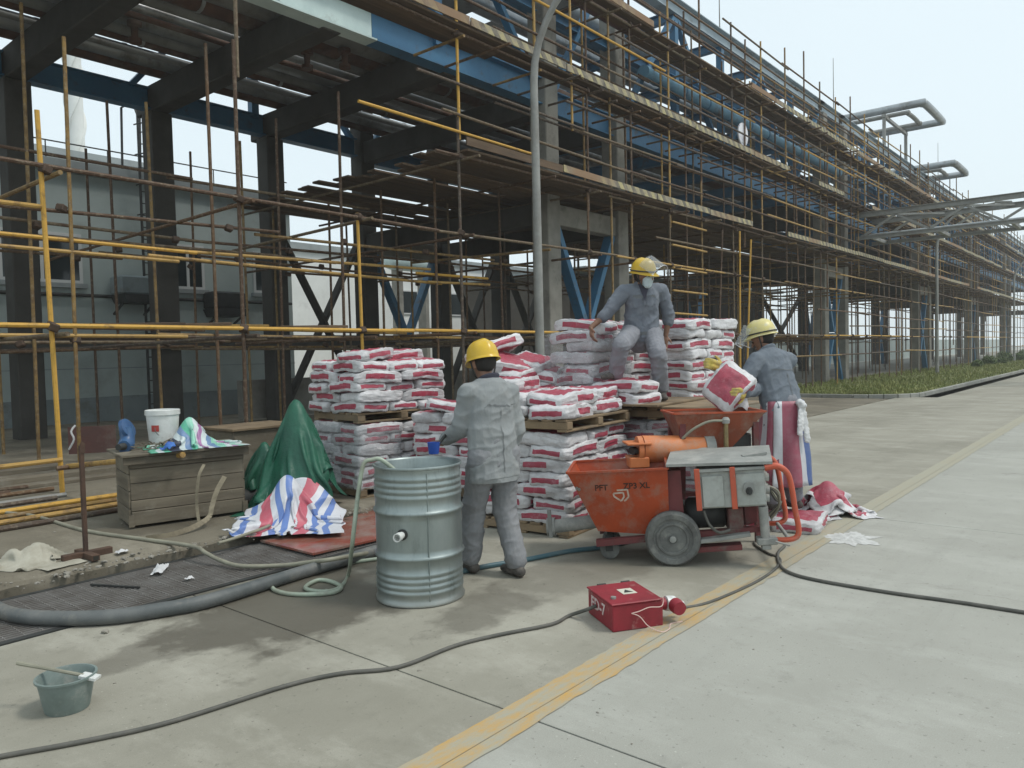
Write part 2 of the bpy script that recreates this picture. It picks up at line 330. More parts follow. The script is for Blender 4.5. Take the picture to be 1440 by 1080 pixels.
st = k.math('FRACT', k.math('MULTIPLY', k.math('ADD', sx.outputs[0], k.math('MULTIPLY', sx.outputs[2], 0.9)), 2.7))
c = k.mix(k.math('GREATER_THAN', st, 0.5), (0.085, 0.08, 0.065), (0.46, 0.40, 0.19)); c = k.mix(k.ramp(k.noise(p, 3.1, 8, 0.75), 0.38, 0.6), c, (0.26, 0.225, 0.17)); c = k.mix(k.ramp(k.noise(p, 0.23, 3, 0.5), 0.54, 0.62), c, (0.24, 0.15, 0.085)); k.setc(c); k.setr(0.8); m_toe = k.m
m_rustpipe = M_simple('rusty_pipe', (0.14, 0.075, 0.05), (0.075, 0.045, 0.035), 2.5, 0.75, bump=0.2, dirt=(0.16, 0.14, 0.12))
m_brownpipe = M_simple('red_oxide_pipe', (0.12, 0.052, 0.042), (0.085, 0.045, 0.04), 1.4, 0.6, dirt=(0.15, 0.12, 0.10))
m_silver = M_simple('aluminium_cladding', (0.42, 0.44, 0.45), (0.30, 0.32, 0.33), 1.1, 0.42, 0.6, dirt=(0.16, 0.15, 0.13), bump=0.1, bscale=6)
m_greypipe = M_simple('grey_pipe', (0.25, 0.26, 0.25), (0.18, 0.18, 0.17), 1.5, 0.6, dirt=(0.11, 0.09, 0.075))
m_bluepipe = M_simple('blue_pipe', (0.12, 0.27, 0.38), (0.09, 0.2, 0.3), 1.4, 0.5, dirt=(0.12, 0.11, 0.1))
m_wallb = M_simple('pale_blue_render', (0.40, 0.455, 0.44), (0.345, 0.40, 0.385), 0.7, 0.8, dirt=(0.26, 0.28, 0.265), dscale=0.9, dlo=0.55, dhi=0.8, bump=0.06)
m_skirt = M_simple('grey_blue_skirting', (0.235, 0.275, 0.28), (0.19, 0.22, 0.225), 1.1, 0.8, dirt=(0.14, 0.14, 0.125))
m_white = M_simple('white_render', (0.72, 0.73, 0.70), (0.64, 0.65, 0.62), 0.5, 0.8, dirt=(0.5, 0.5, 0.47), dscale=0.6, dlo=0.58, dhi=0.85)
m_frame = M_simple('white_window_frame', (0.55, 0.56, 0.55), rough=0.5)
k = NT('window_glass'); k.setc((0.02, 0.028, 0.03)); k.setr(0.08, 0, 0.5); m_glass = k.m
m_darkm = M_simple('dark_metal', (0.05, 0.052, 0.05), (0.035, 0.035, 0.033), 5, 0.6, 0.2)
m_roof = M_simple('roof_edge', (0.30, 0.33, 0.33), (0.24, 0.26, 0.26), 1, 0.7)

# ------------------------------------------------------------------ rear buildings
WY = 21.5
bld = thing('plant_building', 'low pale blue-grey rendered building behind the scaffold on the left', 'building', (5, WY, 0))
part(MB().box(-14, 14.6, WY, WY+9, 0.75, 6.55), 'wall', m_wallb, bld)
part(MB().box(-14, 14.603, WY-0.02, WY+9, 0.0, 0.748), 'skirting', m_skirt, bld)
rf = part(MB().box(-14, 14.75, WY-0.18, WY+9.1, 6.553, 6.85), 'roof', m_roof, bld)
part(MB().box(-14, 14.62, WY-0.008, WY-0.002, 1.50, 1.52), 'groove', m_skirt, bld)
for i, x0 in enumerate((4.1, 6.35, 10.6, 13.2)):
    w_ = 1.9 if i < 2 else 1.0
    fr = part(MB().box(x0, x0+w_, WY-0.05, WY-0.003, 3.72, 3.80).box(x0, x0+w_, WY-0.05, WY-0.003, 4.92, 5.0).box(x0, x0+0.08, WY-0.05, WY-0.003, 3.801, 4.919).box(x0+w_-0.08, x0+w_, WY-0.05, WY-0.003, 3.801, 4.919).box(x0+w_/2-0.04, x0+w_/2+0.04, WY-0.045, WY-0.003, 3.801, 4.919), 'window', m_frame, bld)
    for h in (0, 1): part(MB().box(x0+0.082+h*(w_/2-0.04), x0+w_/2-0.042+h*(w_/2-0.04), WY-0.03, WY-0.012, 3.803, 4.917), 'pane', m_glass, fr)
    part(MB().box(x0-0.08, x0+w_+0.08, WY-0.14, WY-0.004, 3.60, 3.717), 'sill', m_roof, fr)
mb = MB(); 
for x in [-13.5+1.5*i for i in range(19)]: mb.cyl((x, WY-0.05, 6.86), (x, WY-0.05, 7.3), 0.016, n=6)
mb.cyl((-14, WY-0.05, 7.3), (14.5, WY-0.05, 7.3), 0.018, n=6); part(mb, 'roof_rail', m_darkm, rf)
part(MB().cyl((-14, WY-0.1, 3.42), (14.5, WY-0.1, 3.42), 0.045, n=8), 'wall_pipe', m_darkm, bld, smooth=True)
part(MB().cyl((2.2, WY-0.06, 1.95), (14.5, WY-0.06, 2.05), 0.012, n=6), 'wall_cable', m_darkm, bld)
part(MB().cyl((10.5, WY-0.12, 0.1), (10.5, WY-0.12, 6.5), 0.06, n=8), 'downpipe', m_darkm, bld, smooth=True)
# caged ladder rising over the roof edge
lad = thing('roof_ladder', 'dark caged ladder rising past the roof edge of the blue-grey building', 'ladder', (9.9, WY-0.5, 0.1))
for s in (-0.25, 0.25): part(MB().tube([V(9.9+s, WY-0.45, 0.3), V(9.9+s, WY-0.45, 8.3), V(9.9+s, WY-0.2, 8.7), V(9.9+s, WY+0.5, 8.7), V(9.9+s, WY+0.6, 6.9)], 0.035, 6), 'stile', m_darkm, lad)
mb = MB()
for i in range(24): part(MB().cyl((9.65, WY-0.45, 0.5+i*0.32), (10.15, WY-0.45, 0.5+i*0.32), 0.016, n=6), 'rung', m_darkm, lad)
for z in (5.6, 6.4, 7.2, 8.0): part(MB().tube([V(9.9+0.38*math.cos(a), WY-0.5-0.5*math.sin(a), z) for a in [math.pi*i/10 for i in range(11)]], 0.02, 5), 'cage_hoop', m_darkm, lad)
for i, (x, z, lb) in enumerate(((9.4, 3.45, 'grey-green fan housing on the pale wall, left of the two'), (12.0, 3.15, 'dark fan housing on the pale wall, right of the two'))):
    t = thing('wall_fan_housing', lb, 'fan housing', (x, WY-0.4, z), group='housings on the pale wall')
    part(MB().cbox(x-0.5, x+0.5, WY-0.75, WY-0.06, z, z+0.5, 0.05), 'casing', m_darkm if i else m_skirt, t)
    part(MB().prism([(x-0.4, z-0.22), (x+0.4, z-0.22), (x+0.5, z-0.003), (x-0.5, z-0.003)], WY-0.9, WY-0.06), 'hood', m_darkm, t)
    for s in (-0.4, 0.4): part(MB().bar((x+s, WY-0.02, z-0.5), (x+s, WY-0.6, z-0.23), 0.05, 0.05), 'bracket', m_darkm, t)
# white building further back, seen through the bracing
wb = thing('white_building', 'white rendered building seen through the bracing behind the rack', 'building', (25, 36, 0))
part(MB().box(13, 80, 36, 48, 0.02, 7.6), 'wall', m_white, wb)
part(MB().box(12.8, 80.2, 35.8, 48.2, 7.602, 8.0), 'roof', m_roof, wb)
for x in [31.8+4.1*i for i in range(10)]:
    fr = part(MB().box(x, x+1.9, 35.92, 35.997, 4.3, 4.38).box(x, x+1.9, 35.92, 35.997, 5.72, 5.8).box(x, x+0.08, 35.92, 35.997, 4.381, 5.719).box(x+1.82, x+1.9, 35.92, 35.997, 4.381, 5.719), 'window', m_frame, wb)
    part(MB().box(x+0.082, x+1.818, 35.95, 35.99, 4.382, 5.718), 'pane', m_glass, fr)
for i, (x, z) in enumerate(((35.0, 3.6), (44.3, 6.1), (38.6, 2.6))):
    a = thing('air_conditioner', ('white air conditioner box on the white building, left of the bracing', 'dark air conditioner high on the white building', 'air conditioner low on the white building')[i], 'air conditioner', (x, 35.6, z))
    part(MB().cbox(x, x+0.9, 35.55, 35.9, z, z+0.65, 0.02), 'casing', m_frame if i != 1 else m_darkm, a)
    part(MB().lathe([(0.25, 0), (0.25, 0.03), (0.2, 0.035), (0.0, 0.03)], 20, V(x+0.38, 35.55, z+0.33), 0, Matrix.Rotation(R(90), 4, 'X')), 'fan_grille', m_darkm, a)
tk = thing('storage_tank', 'pale green horizontal tank on the white building side behind the bracing', 'tank', (27.6, 30, 0))
part(MB().lathe([(0.0, -1.6), (0.25, -1.55), (0.42, -1.4), (0.45, -1.25), (0.45, 1.25), (0.42, 1.4), (0.25, 1.55), (0.0, 1.6)], 28, V(27.6, 30, 6.55), 0, Matrix.Rotation(R(90), 4, 'Y')), 'shell', m_pale, tk, smooth=True)
for s in (-0.9, 0.9):
    part(MB().box(27.6+s-0.12, 27.6+s+0.12, 29.7, 30.3, 0.02, 6.25), 'saddle', m_conc_col, tk)
# white backdrop building and banded chimney beyond the roof on the left
wr = thing('far_white_building', 'pale white flat-roofed building beyond the blue-grey roof on the left', 'building', (10, 40, 0))
part(MB().box(-20, 19, 40, 52, 0.02, 11.6), 'wall', m_white, wr); part(MB().box(-20.1, 19.1, 39.8, 52.1, 11.602, 11.9), 'roof', m_roof, wr)
ch = thing('helical_chimney', 'white chimney with spiral strakes rising beyond the left roof', 'chimney', (23.8, 62, 0))
part(MB().cyl((23.8, 62, 0), (23.8, 62, 26.0), 0.62, 0.56, n=24), 'stack', m_white, ch, smooth=True)
for s in range(3):
    mb = MB(); pts = []
    for i in range(70):
        a = i*0.17+s*2.094; pts.append((23.8, 62, 7+i*0.27, a))
    for (x, y, z, a), (x2, y2, z2, a2) in zip(pts[:-1], pts[1:]):
        mb.add([V(x+0.55*math.cos(a), y+0.55*math.sin(a), z), V(x+0.74*math.cos(a), y+0.74*math.sin(a), z), V(x2+0.74*math.cos(a2), y2+0.74*math.sin(a2), z2), V(x2+0.55*math.cos(a2), y2+0.55*math.sin(a2), z2)], [(0, 1, 2, 3)])
    part(mb, 'strake', m_white, ch)

sh = thing('shade_shed', 'dark shed added for the deep shade behind the scaffold, right of the bracing', 'shed', (45, 24, 0))  # added dark mass standing for the deep shade under the decks
m_shade_shed = M_simple('shade_cladding', (0.10, 0.085, 0.07), (0.07, 0.06, 0.05), 0.8, 0.9)
part(MB().box(33.5, 60, 24, 32, 0.02, 5.9), 'wall', m_shade_shed, sh); part(MB().box(33, 60.5, 22.6, 32.4, 5.902, 6.1), 'roof', m_roof, sh)
for i in range(6):
    x = 35+i*4.1; d_ = part(MB().box(x, x+2.2, 23.9, 23.997, 0.02, 3.2), 'door', m_darkm, sh)

bw = tag(part(MB().box(62, 190, 24, 24.25, 0.02, 2.3), 'boundary_wall', m_wallb), 'grey boundary wall far behind the rack on the right', 'wall')
# ------------------------------------------------------------------ pipe rack
NYR, FYR = 11.25, 18.0
rack = thing('pipe_rack', 'long elevated pipe rack of concrete columns and blue steel trusses above the scaffold', 'pipe rack', (14.8, NYR, 0))
near_x = [14.8, 17.9, 34.5, 37.3, 51.5, 54.4, 68.5, 71.4, 86, 89, 104]
far_x = [5.75, 8.7, 11.7, 14.8, 17.9, 20.9, 24.0, 29.0, 34.5, 37.3, 44, 51.5, 54.4, 68.5, 71.4, 86, 89, 104, 120]
def col(x, y, z1, m=None): part(MB().cbox(x-0.25, x+0.25, y-0.25, y+0.25, -0.3, z1, 0.02), 'column', m or m_conc_col, rack)
for x in near_x: col(x, NYR, 11.7 if x < 60 else 11.7)
for x in far_x: col(x, FYR, 7.44 if x < 14 else 11.7, m_conc_shade)
for x in [2.8, 5.75, 8.7, 11.7]:
    part(MB().cbox(x-0.2, x+0.2, NYR+0.05, FYR+0.6, 7.45, 8.05, 0.02), 'cross_beam', m_conc_shade, rack)
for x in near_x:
    part(MB().cbox(x-0.18, x+0.18, NYR+0.253, FYR-0.253, 7.3, 7.9, 0.02), 'cross_beam', m_conc_shade, rack)
    part(MB().cbox(x-0.18, x+0.18, NYR+0.253, FYR-0.253, 4.72, 5.22, 0.02), 'cross_beam', m_conc_shade, rack)
    part(MB().cbox(x-0.16, x+0.16, NYR+0.253, FYR-0.253, 11.2, 11.65, 0.02), 'cross_beam', m_conc_shade, rack)
for a, b in zip(near_x[0:10:2], near_x[1:10:2]):
    for y in (NYR, FYR):
        part(MB().cbox(a+0.253, b-0.253, y-0.17, y+0.17, 4.7, 5.2, 0.02), 'tie_beam', m_conc_col, rack)
        c = (a+b)/2
        for s, x in ((1, a+0.3), (-1, b-0.3)):
            part(MB().bar((x, y, 4.7), (c-s*0.06, y, 2.3), 0.16, 0.26, up=V(0, 1, 0)), 'brace', m_blue, rack)
            part(MB().bar((x, y, 0.1), (c-s*0.06, y, 2.2), 0.16, 0.26, up=V(0, 1, 0)), 'brace', m_blue, rack)
for a, b in ((11.7, 14.8), (17.9, 20.9), (20.9, 24.0), (44, 51.5)):
    for s in (0, 1):
        part(MB().bar((a+0.25, FYR+0.1*s, 0.3 if s else 4.9), (b-0.25, FYR+0.1*s, 4.9 if s else 0.3), 0.09, 0.26, up=V(0, 1, 0)), 'brace', m_conc_shade, rack)
part(MB().ibeam((2, FYR-0.3, 2.1), (34, FYR-0.3, 2.1), 0.2, 0.34), 'strut', m_conc_shade, rack)
part(MB().box(10.9, 34.2, FYR+0.45, FYR+0.7, 0.06, 1.1), 'plinth_wall', m_conc_col, rack)
# longitudinal girders and trusses
part(MB().ibeam((0, NYR-0.0, 7.78), (9.55, NYR, 7.78), 0.34, 0.62, 0.03), 'girder', m_pale, rack)
part(MB().ibeam((9.56, NYR-0.0, 7.78), (14.54, NYR, 7.78), 0.34, 0.62, 0.03), 'girder', m_blue, rack)
for x in (1.5, 3.5, 5.5, 7.5): part(MB().box(x-0.01, x+0.01, NYR-0.16, NYR+0.16, 7.51, 8.05), 'stiffener', m_pale, rack)
part(MB().ibeam((0, FYR, 7.74), (14.5, FYR, 7.74), 0.3, 0.5, 0.03), 'girder', m_blue, rack)
part(MB().ibeam((0, FYR+0.1, 9.3), (14.5, FYR+0.1, 9.3), 0.3, 0.4, 0.03), 'girder', m_blue, rack)
spans = [(8.0, 14.5), (15.06, 17.64), (18.16, 34.24), (34.76, 37.04), (37.56, 51.24), (51.76, 54.14), (54.66, 68.24), (68.76, 71.14), (71.66, 85.74), (86.26, 88.74), (89.26, 103.7)]
for a, b in spans:
    for y in (NYR, FYR):
        if a > 8.5: part(MB().ibeam((a, y, 7.62), (b, y, 7.62), 0.32, 0.56, 0.03), 'bottom_chord', m_blue, rack)
        part(MB().ibeam((a-0.5, y, 11.95), (b+0.5, y, 11.95), 0.34, 0.5, 0.03), 'top_chord', m_topsteel, rack)
        part(MB().ibeam((a, y, 9.75), (b, y, 9.75), 0.2, 0.26, 0.02), 'middle_chord', m_blue, rack)
        n_ = max(1, round((b-a)/3.2)); st = (b-a)/n_
        for i in range(n_):
            x0, x1 = a+i*st, a+(i+1)*st
            if i: part(MB().bar((x0, y, 7.9), (x0, y, 11.7), 0.2, 0.2), 'truss_post', m_blue, rack)
            zz = ((7.95, 11.65) if i % 2 == 0 else (11.65, 7.95))
            part(MB().bar((x0+0.1, y-0.02, zz[0]), (x1-0.1, y-0.02, zz[1]), 0.12, 0.17, up=V(0, 1, 0)), 'diagonal', m_blue, rack)
            if b-a > 5:
                part(MB().ibeam((x0+0.4, NYR+0.17, 7.62), (x0+0.4, FYR-0.17, 7.62), 0.2, 0.36, 0.02), 'floor_beam', m_blue, rack) if y == NYR and a > 8.5 else None
                if y == NYR: part(MB().ibeam((x0+0.4, NYR+0.17, 11.9), (x0+0.4, FYR-0.17, 11.9), 0.2, 0.3, 0.02), 'floor_beam', m_blue, rack); part(MB().ibeam((x0+0.4, NYR+0.17, 9.7), (x0+0.4, FYR-0.17, 9.7), 0.16, 0.22, 0.02), 'floor_beam', m_blue, rack)
# pipes carried by the rack
rp = random.Random(11)
def pipe(y, z, r, m, x0=-6, x1=112, bands=0, mb2=None):
    o = part(MB().cyl((x0, y, z), (x1, y, z), r, n=14), 'pipe', m, rack, smooth=True)
    for i in range(bands):
        x = x0+0.6+i*1.6+rp.random()*0.1
        if x < min(x1, 45)-0.1: part(MB().cyl((x, y, z), (x+0.07, y, z), r+0.012, n=14), 'pipe_band', mb2 or m_silver, o, smooth=True)
mats = [m_rustpipe, m_silver, m_greypipe, m_rustpipe, m_greypipe, m_silver]
y = NYR+0.5; i = 0
while y < FYR-0.2:
    r = rp.choice((0.06, 0.09, 0.13, 0.18, 0.24)); y += r
    pipe(y, 8.07+r+0.02, r, mats[i % 6], bands=14 if r > 0.12 and i % 2 else 0); y += r+rp.choice((0.06, 0.1, 0.16, 0.28)); i += 1
for y, r, m in ((11.9, 0.16, m_bluepipe), (12.6, 0.22, m_silver), (13.4, 0.1, m_rustpipe), (14.2, 0.3, m_silver), (15.4, 0.18, m_greypipe), (16.6, 0.26, m_silver), (17.3, 0.1, m_rustpipe)): pipe(y, 9.86+r, r, m, x0=8.5)
pipe(10.95, 9.35, 0.19, m_bluepipe, x0=19.0, x1=36, bands=8, mb2=m_blue)
for y, r, m in ((12.1, 0.2, m_silver), (13.2, 0.12, m_greypipe), (14.4, 0.34, m_silver), (16.0, 0.22, m_greypipe)): pipe(y, 12.2+r, r, m, x0=20)
pipe(10.55, 9.98, 0.16, m_brownpipe, x0=-2, x1=17.95, bands=11)
# second pipe tier over the left bay (small bore lines hung in racks)
for j in range(9): pipe(12.0+j*0.55, 8.75+0.1*(j % 3), 0.05+0.02*(j % 2), mats[j % 6], x0=-6, x1=14)
for j in range(6): pipe(12.4+j*0.95, 9.3+0.15*(j % 2), 0.14+0.04*(j % 3), mats[(j+1) % 6], x0=-6, x1=8.4)
part(MB().box(-6, 13.5, 12.0, 13.1, 9.62, 9.66).box(-6, 13.5, 14.2, 15.5, 9.74, 9.78).box(-6, 13.5, 16.2, 17.7, 9.62, 9.66), 'cable_tray', m_greypipe, rack)
for x in (0.5, 3.4, 6.4, 9.4): part(MB().ibeam((x, NYR+0.2, 9.15), (x, FYR, 9.15), 0.16, 0.2, 0.02), 'floor_beam', m_blue, rack)
# valves hanging from pipes on the left
for j, (x, y) in enumerate(((2.6, 16.5), (3.4, 16.9), (6.8, 14.8), (9.8, 13.6), (10.3, 13.0))):
    part(MB().lathe([(0.0, -0.2), (0.12, -0.2), (0.12, -0.12), (0.06, -0.1), (0.07, 0.1), (0.13, 0.12), (0.13, 0.2), (0.0, 0.2)], 12, V(x, y, 7.85), 0), 'valve', m_rustpipe, rack, smooth=True)
# notice disc on the rack
part(MB().lathe([(0.0, -0.02), (0.36, -0.02), (0.36, 0.02), (0.30, 0.021), (0.0, 0.021)], 24, V(23.4, 9.98, 8.32), 0, Matrix.Rotation(R(90), 4, 'X')), 'notice_disc', [M_simple('disc_white', (0.75, 0.75, 0.78), (0.5, 0.5, 0.62), 9, 0.5, lo=0.55, hi=0.6)], rack)
for x, y, z0, z1 in ((24.6, NYR, 12.2, 14.0), (36.4, NYR, 12.2, 14.6), (58, NYR, 12.2, 15)):
    part(MB().cyl((x, y, z0), (x, y, z1), 0.022, 0.012, n=6), 'lightning_rod', m_galv, rack)
# expansion loops rising over the rack
def loop(name, label, xa, xb, y0, y1, z, r, zb):
    t = thing(name, label, 'pipe loop', (xa, y1, zb), group='expansion loops over the rack')
    part(MB().tube(smoothpath([V(xa, y1, z), V(xa, y0+0.5, z), V(xa+0.15, y0+0.12, z), V(xa+0.6, y0, z), V(xb-0.6, y0, z), V(xb-0.15, y0+0.12, z), V(xb, y0+0.5, z), V(xb, y1, z)], 5), r, 10), 'outer_pipe', m_silver, t, smooth=True)
    part(MB().tube(smoothpath([V(xa+0.9, y1, z-0.1), V(xa+0.9, y0+1.4, z-0.1), V(xa+1.2, y0+1.0, z-0.1), V(xb-1.2, y0+1.0, z-0.1), V(xb-0.9, y0+1.4, z-0.1), V(xb-0.9, y1, z-0.1)], 5), r*0.6, 8), 'inner_pipe', m_galv, t, smooth=True)
    for x in (xa, xb):
        for y in (y0+1.9, y1-0.4): part(MB().cyl((x, y, zb), (x, y, z-r), 0.09, n=8), 'leg', m_galv, t)
    for y in (y0+1.9, y1-0.4): part(MB().bar((xa-0.2, y, z-r-0.1), (xb+0.2, y, z-r-0.1), 0.14, 0.16), 'bearer', m_galv, t)
loop('expansion_loop', 'high U-shaped pale pipe loop standing on legs above the rack', 44.6, 49.2, 9.3, 15.5, 14.1, 0.2, 12.2)
loop('expansion_loop', 'lower dark pipe loop behind the high U-shaped loop', 54.0, 58.0, 9.6, 15.5, 12.7, 0.2, 12.2)
# ------------------------------------------------------------------ tube scaffold
scaf = thing('tube_scaffold', 'rusty and yellow tube scaffold with plank decks along the pipe rack', 'scaffold', (10.4, 9.9, 0.1))
rs = random.Random(5)
_unit = {}
def pole(name, p0, p1, m=None, r=0.028, root=scaf):
    m = m or m_tube; key = m.name
    if key not in _unit:
        _unit[key] = MB().cyl((0, 0, 0), (0, 0, 1), 1, n=8).mesh('tube', m, True)
    p0, p1 = Vector(p0), Vector(p1); d = p1-p0
    q = d.to_track_quat('Z', 'Y'); ploc = rootmat(root).translation
    o = link(name, _unit[key], root, p0-ploc, q.to_euler(), (r, r, d.length)); return o
_cp = MB().cbox(-0.058, 0.058, -0.06, 0.06, -0.05, 0.05, 0.015).add([V(0.05, -0.012, -0.012), V(0.085, -0.012, -0.012), V(0.085, 0.012, 0.012), V(0.05, 0.012, 0.012)], [(0, 1, 2, 3)]).mesh('coupler', m_coup)
def coupler(p): link('coupler', _cp, scaf, Vector(p)-scaf.location, (rs.random()*0.5, rs.random()*0.5, rs.random()*3))
FY = 9.9
fx = [3.44, 5.89, 8.0, 10.38, 12.69, 14.6, 16.5, 18.4, 20.3, 22.4, 24.6, 26.8, 28.6, 30.3, 32.2, 34.2, 36.2, 38.4, 40.1, 42.4]+[44.4+2*i for i in range(24)]
tops = {0: 4.55, 1: 9.2, 2: 3.95}
for i, x in enumerate(fx):
    t = tops.get(i, 11.2+rs.random()*1.2)
    lean = 0.05*rs.uniform(-1, 1)
    if i == 3:
        pole('upright', (x, FY, 0.1), (x+0.02, FY, 6.0)); pole('upright', (x+0.055, FY, 5.6), (x+0.06, FY, 11.8), m_tyel); continue
    if i in (0, 2): pole('upright', (x+0.03, FY, 0.1), (x-0.05 if i == 0 else x, FY, t), m_tyel, 0.029 if i == 0 else 0.026); continue
    zm = rs.uniform(5.2, 6.4); sel = [None, None, m_toch][rs.randrange(3)] if i > 2 else None
    if x < 50:
        pole('upright', (x, FY, 0.1), (x+lean*0.5, FY, zm), None if i != 14 else m_toch); pole('upright', (x+0.05+lean*0.5, FY+0.01, zm-0.5), (x+0.05+lean, FY, t), sel if i not in (4,) else m_toch)
    else: pole('upright', (x, FY, 0.05), (x+lean, FY, t))
def rail(y, z, x0, x1, name='ledger', ms=None, seg=6.0, jit=0.06, r=0.028):
    x = x0; k_ = 0
    while x < x1-0.2:
        L = min(seg*rs.uniform(0.75, 1.1), x1-x); m = (ms[k_ % len(ms)] if ms else None)
        yy = y+(0.05 if k_ % 2 else 0); pole(name, (x-0.25, yy, z+rs.uniform(-jit, jit)), (x+L+0.2, yy, z+rs.uniform(-jit, jit)), m, r); x += L; k_ += 1
F0 = FY-0.055
rail(F0, 2.06, 2.9, 92, ms=[m_tyel, m_tyel, m_toch, m_tube, m_tube], jit=0.015)
rail(F0, 3.88, 3.0, 92, jit=0.04, ms=[m_tube, m_tube, m_toch])
rail(F0, 5.28, 10.0, 92)
for z, xa in ((6.0, 10.2), (6.6, 9.6), (7.5, 8.2), (8.25, 10.2), (8.85, 12.2), (9.55, 13.5), (10.2, 14), (10.8, 18), (4.55, 17.8), (3.0, 30), (7.05, 14), (9.1, 16), (10.5, 19), (11.3, 22), (2.5, 34), (1.3, 26)): rail(F0, z, xa, 90, ms=[m_tube, m_tube, m_tube, m_toch] if z != 8.85 else [m_tyel, m_toch, m_tube])
rail(F0, 5.72, 8.3, 12.4, ms=[m_tyel]); rail(FY+0.06, 8.6, 7.4, 10.9, ms=[m_tyel])
for i, x in enumerate(fx[:28]):
    for z in (2.06, 3.88, 5.28, 7.5, 9.55):
        if z > 5 and x < 10: continue
        coupler((x, FY-0.03, z))
# interior rows
rows = (11.7, 13.4, 15.2, 17.0)
ix = [4.35, 6.6, 9.0, 11.3, 13.6, 15.9, 18.9, 21.6, 24.3, 27.0, 29.7, 32.4, 35.4, 38.4, 41.4, 44.4, 47.4, 50.4, 53.4, 56.4, 60, 64, 68, 72, 76, 80]
for y in rows:
    for x in ix:
        xx = x+rs.uniform(-0.25, 0.25); pole('upright', (xx, y, 0.06), (xx+rs.uniform(-0.06, 0.06), y, rs.uniform(5.9, 7.2) if x < 10 else 5.6))
    for x in ix[:10]:
        for z in (1.95, 3.8): coupler((x+rs.uniform(-0.2, 0.2), y+0.03, z))
    for z in (1.95, 3.8): rail(y+0.05, z+rs.uniform(-0.1, 0.1), 2.5, 60, 'inner_ledger', jit=0.1)
rail(rows[0], 2.0, 0.0, 12, 'inner_ledger', ms=[m_toch, m_tube]); rail(rows[0]+0.05, 3.4, 1.5, 13, 'inner_ledger', ms=[m_tyel, m_toch]); rail(rows[0], 3.2, 1.0, 13, 'inner_ledger', ms=[m_toch])
rail(rows[1], 4.9, 2, 11, 'inner_ledger'); rail(rows[1], 2.2, 1.0, 12, 'inner_ledger', ms=[m_tube, m_toch])
# left return: ledgers in front of the building
for z, m in ((2.0, m_tube), (3.65, m_tube), (2.25, m_toch)): rail(13.4, z, -3, 10, 'inner_ledger', ms=[m])
for i, x in enumerate(fx):
    if x > 74: break
    for z in (1.98, 3.8) if x < 44 else ():
        pole('transom', (x+0.06, FY-0.3, z+rs.uniform(-0.05, 0.05)), (x+0.06, (17.3 if i % 2 else 13.8), z+rs.uniform(-0.08, 0.08)))
    if x > 10: pole('transom', (x+0.06, FY-0.45*rs.random()-0.12, 5.22), (x+0.06, 17.4, 5.22))
    for z in (7.44, 9.49):
        if x > (8 if z < 8 else 13.0):
            pole('transom', (x+0.06, FY-0.5*rs.random()-0.15, z), (x+0.06, 11.05, z)); 
            if x < 48: pole('transom', (x+0.9, FY-0.5*rs.random()-0.15, z), (x+0.9, 11.05, z))
pole('transom', (3.4, FY+0.02, 3.45), (1.6, 8.6, 3.2), m_toch); pole('transom', (3.5, FY-0.1, 0.42), (3.45, 6.9, 0.75), m_toch)
pole('ledger', (3.46, 9.85, 0.5), (1.4, 9.2, 0.55), m_toch); pole('coupler_bar', (3.35, 9.7, 0.42), (3.75, 9.7, 0.42))
for i, x in enumerate(fx[4:34]):
    pole('upright', (x+0.95, 10.62, 5.3), (x+0.95+rs.uniform(-0.05, 0.05), 10.62, rs.uniform(10.6, 11.9)), m_toch if i % 3 == 0 else None)
    pole('upright', (x+1.02+rs.uniform(-0.2, 0.2), FY+0.02, rs.uniform(0.1, 5)), (x+1.02+rs.uniform(-0.1, 0.1), FY+0.02, rs.uniform(8.5, 11.5))) if i % 2 else None
for z in (6.3, 6.9, 8.4, 8.95, 10.4, 11.0): rail(10.6, z, 12.5, 75, 'inner_ledger')
# long raking braces
for x in (20.9, 29.0, 41.0, 52.0): pole('rake', (x, FY-0.1, 0.1), (x+1.2, FY+0.2, 5.4), m_tube)
pole('rake', (22.5, FY-0.12, 0.1), (22.6, FY-0.12, 5.2), m_tyel, 0.03); pole('rake', (22.75, FY-0.2, 0.1), (23.25, FY-0.2, 5.0), m_tyel, 0.03)
for z in (2.6, 3.2, 3.8, 4.4, 5.0): pole('rung', (18.35, F0-0.05, z), (20.35, F0-0.05, z-0.02), m_toch)
pole('upright', (14.05, FY, 6.5), (14.05, FY, 10.4), m_toch)
# decks of separate planks, striped toe boards
_pk = {}
def plank(x0, L, y, z, wd=0.245):
    key = round(L, 1)
    if key not in _pk: _pk[key] = MB().cbox(0, key, -0.1225, 0.1225, 0, 0.045, 0.006).mesh('plank', m_plank)
    link('plank', _pk[key], scaf, V(x0, y, z)-scaf.location, (rs.uniform(-0.02, 0.02), rs.uniform(-0.004, 0.004), rs.uniform(-0.004, 0.004)))
def deck(z, y0, y1, x0, xm, x1):
    y = y0+0.13
    mb = MB()
    while y < y1:
        x = x0+rs.uniform(-0.5, 0.3)
        while x < xm:
            if rs.random() > 0.035: plank(x, 4.0, y, z+rs.uniform(0, 0.02))
            x += 3.97
        while x < x1: mb.box(x, x+3.95, y-0.12, y+0.12, z, z+0.045); x += 4
        y += 0.262
    if x1 > xm: tag(part(mb, 'far_planks', m_plank, scaf), kind='stuff')
deck(5.36, 9.72, 17.2, 10.4, 42, 92)
deck(7.58, 9.72, 10.5, 8.0, 42, 92); deck(9.63, 9.72, 10.5, 13.3, 42, 92)
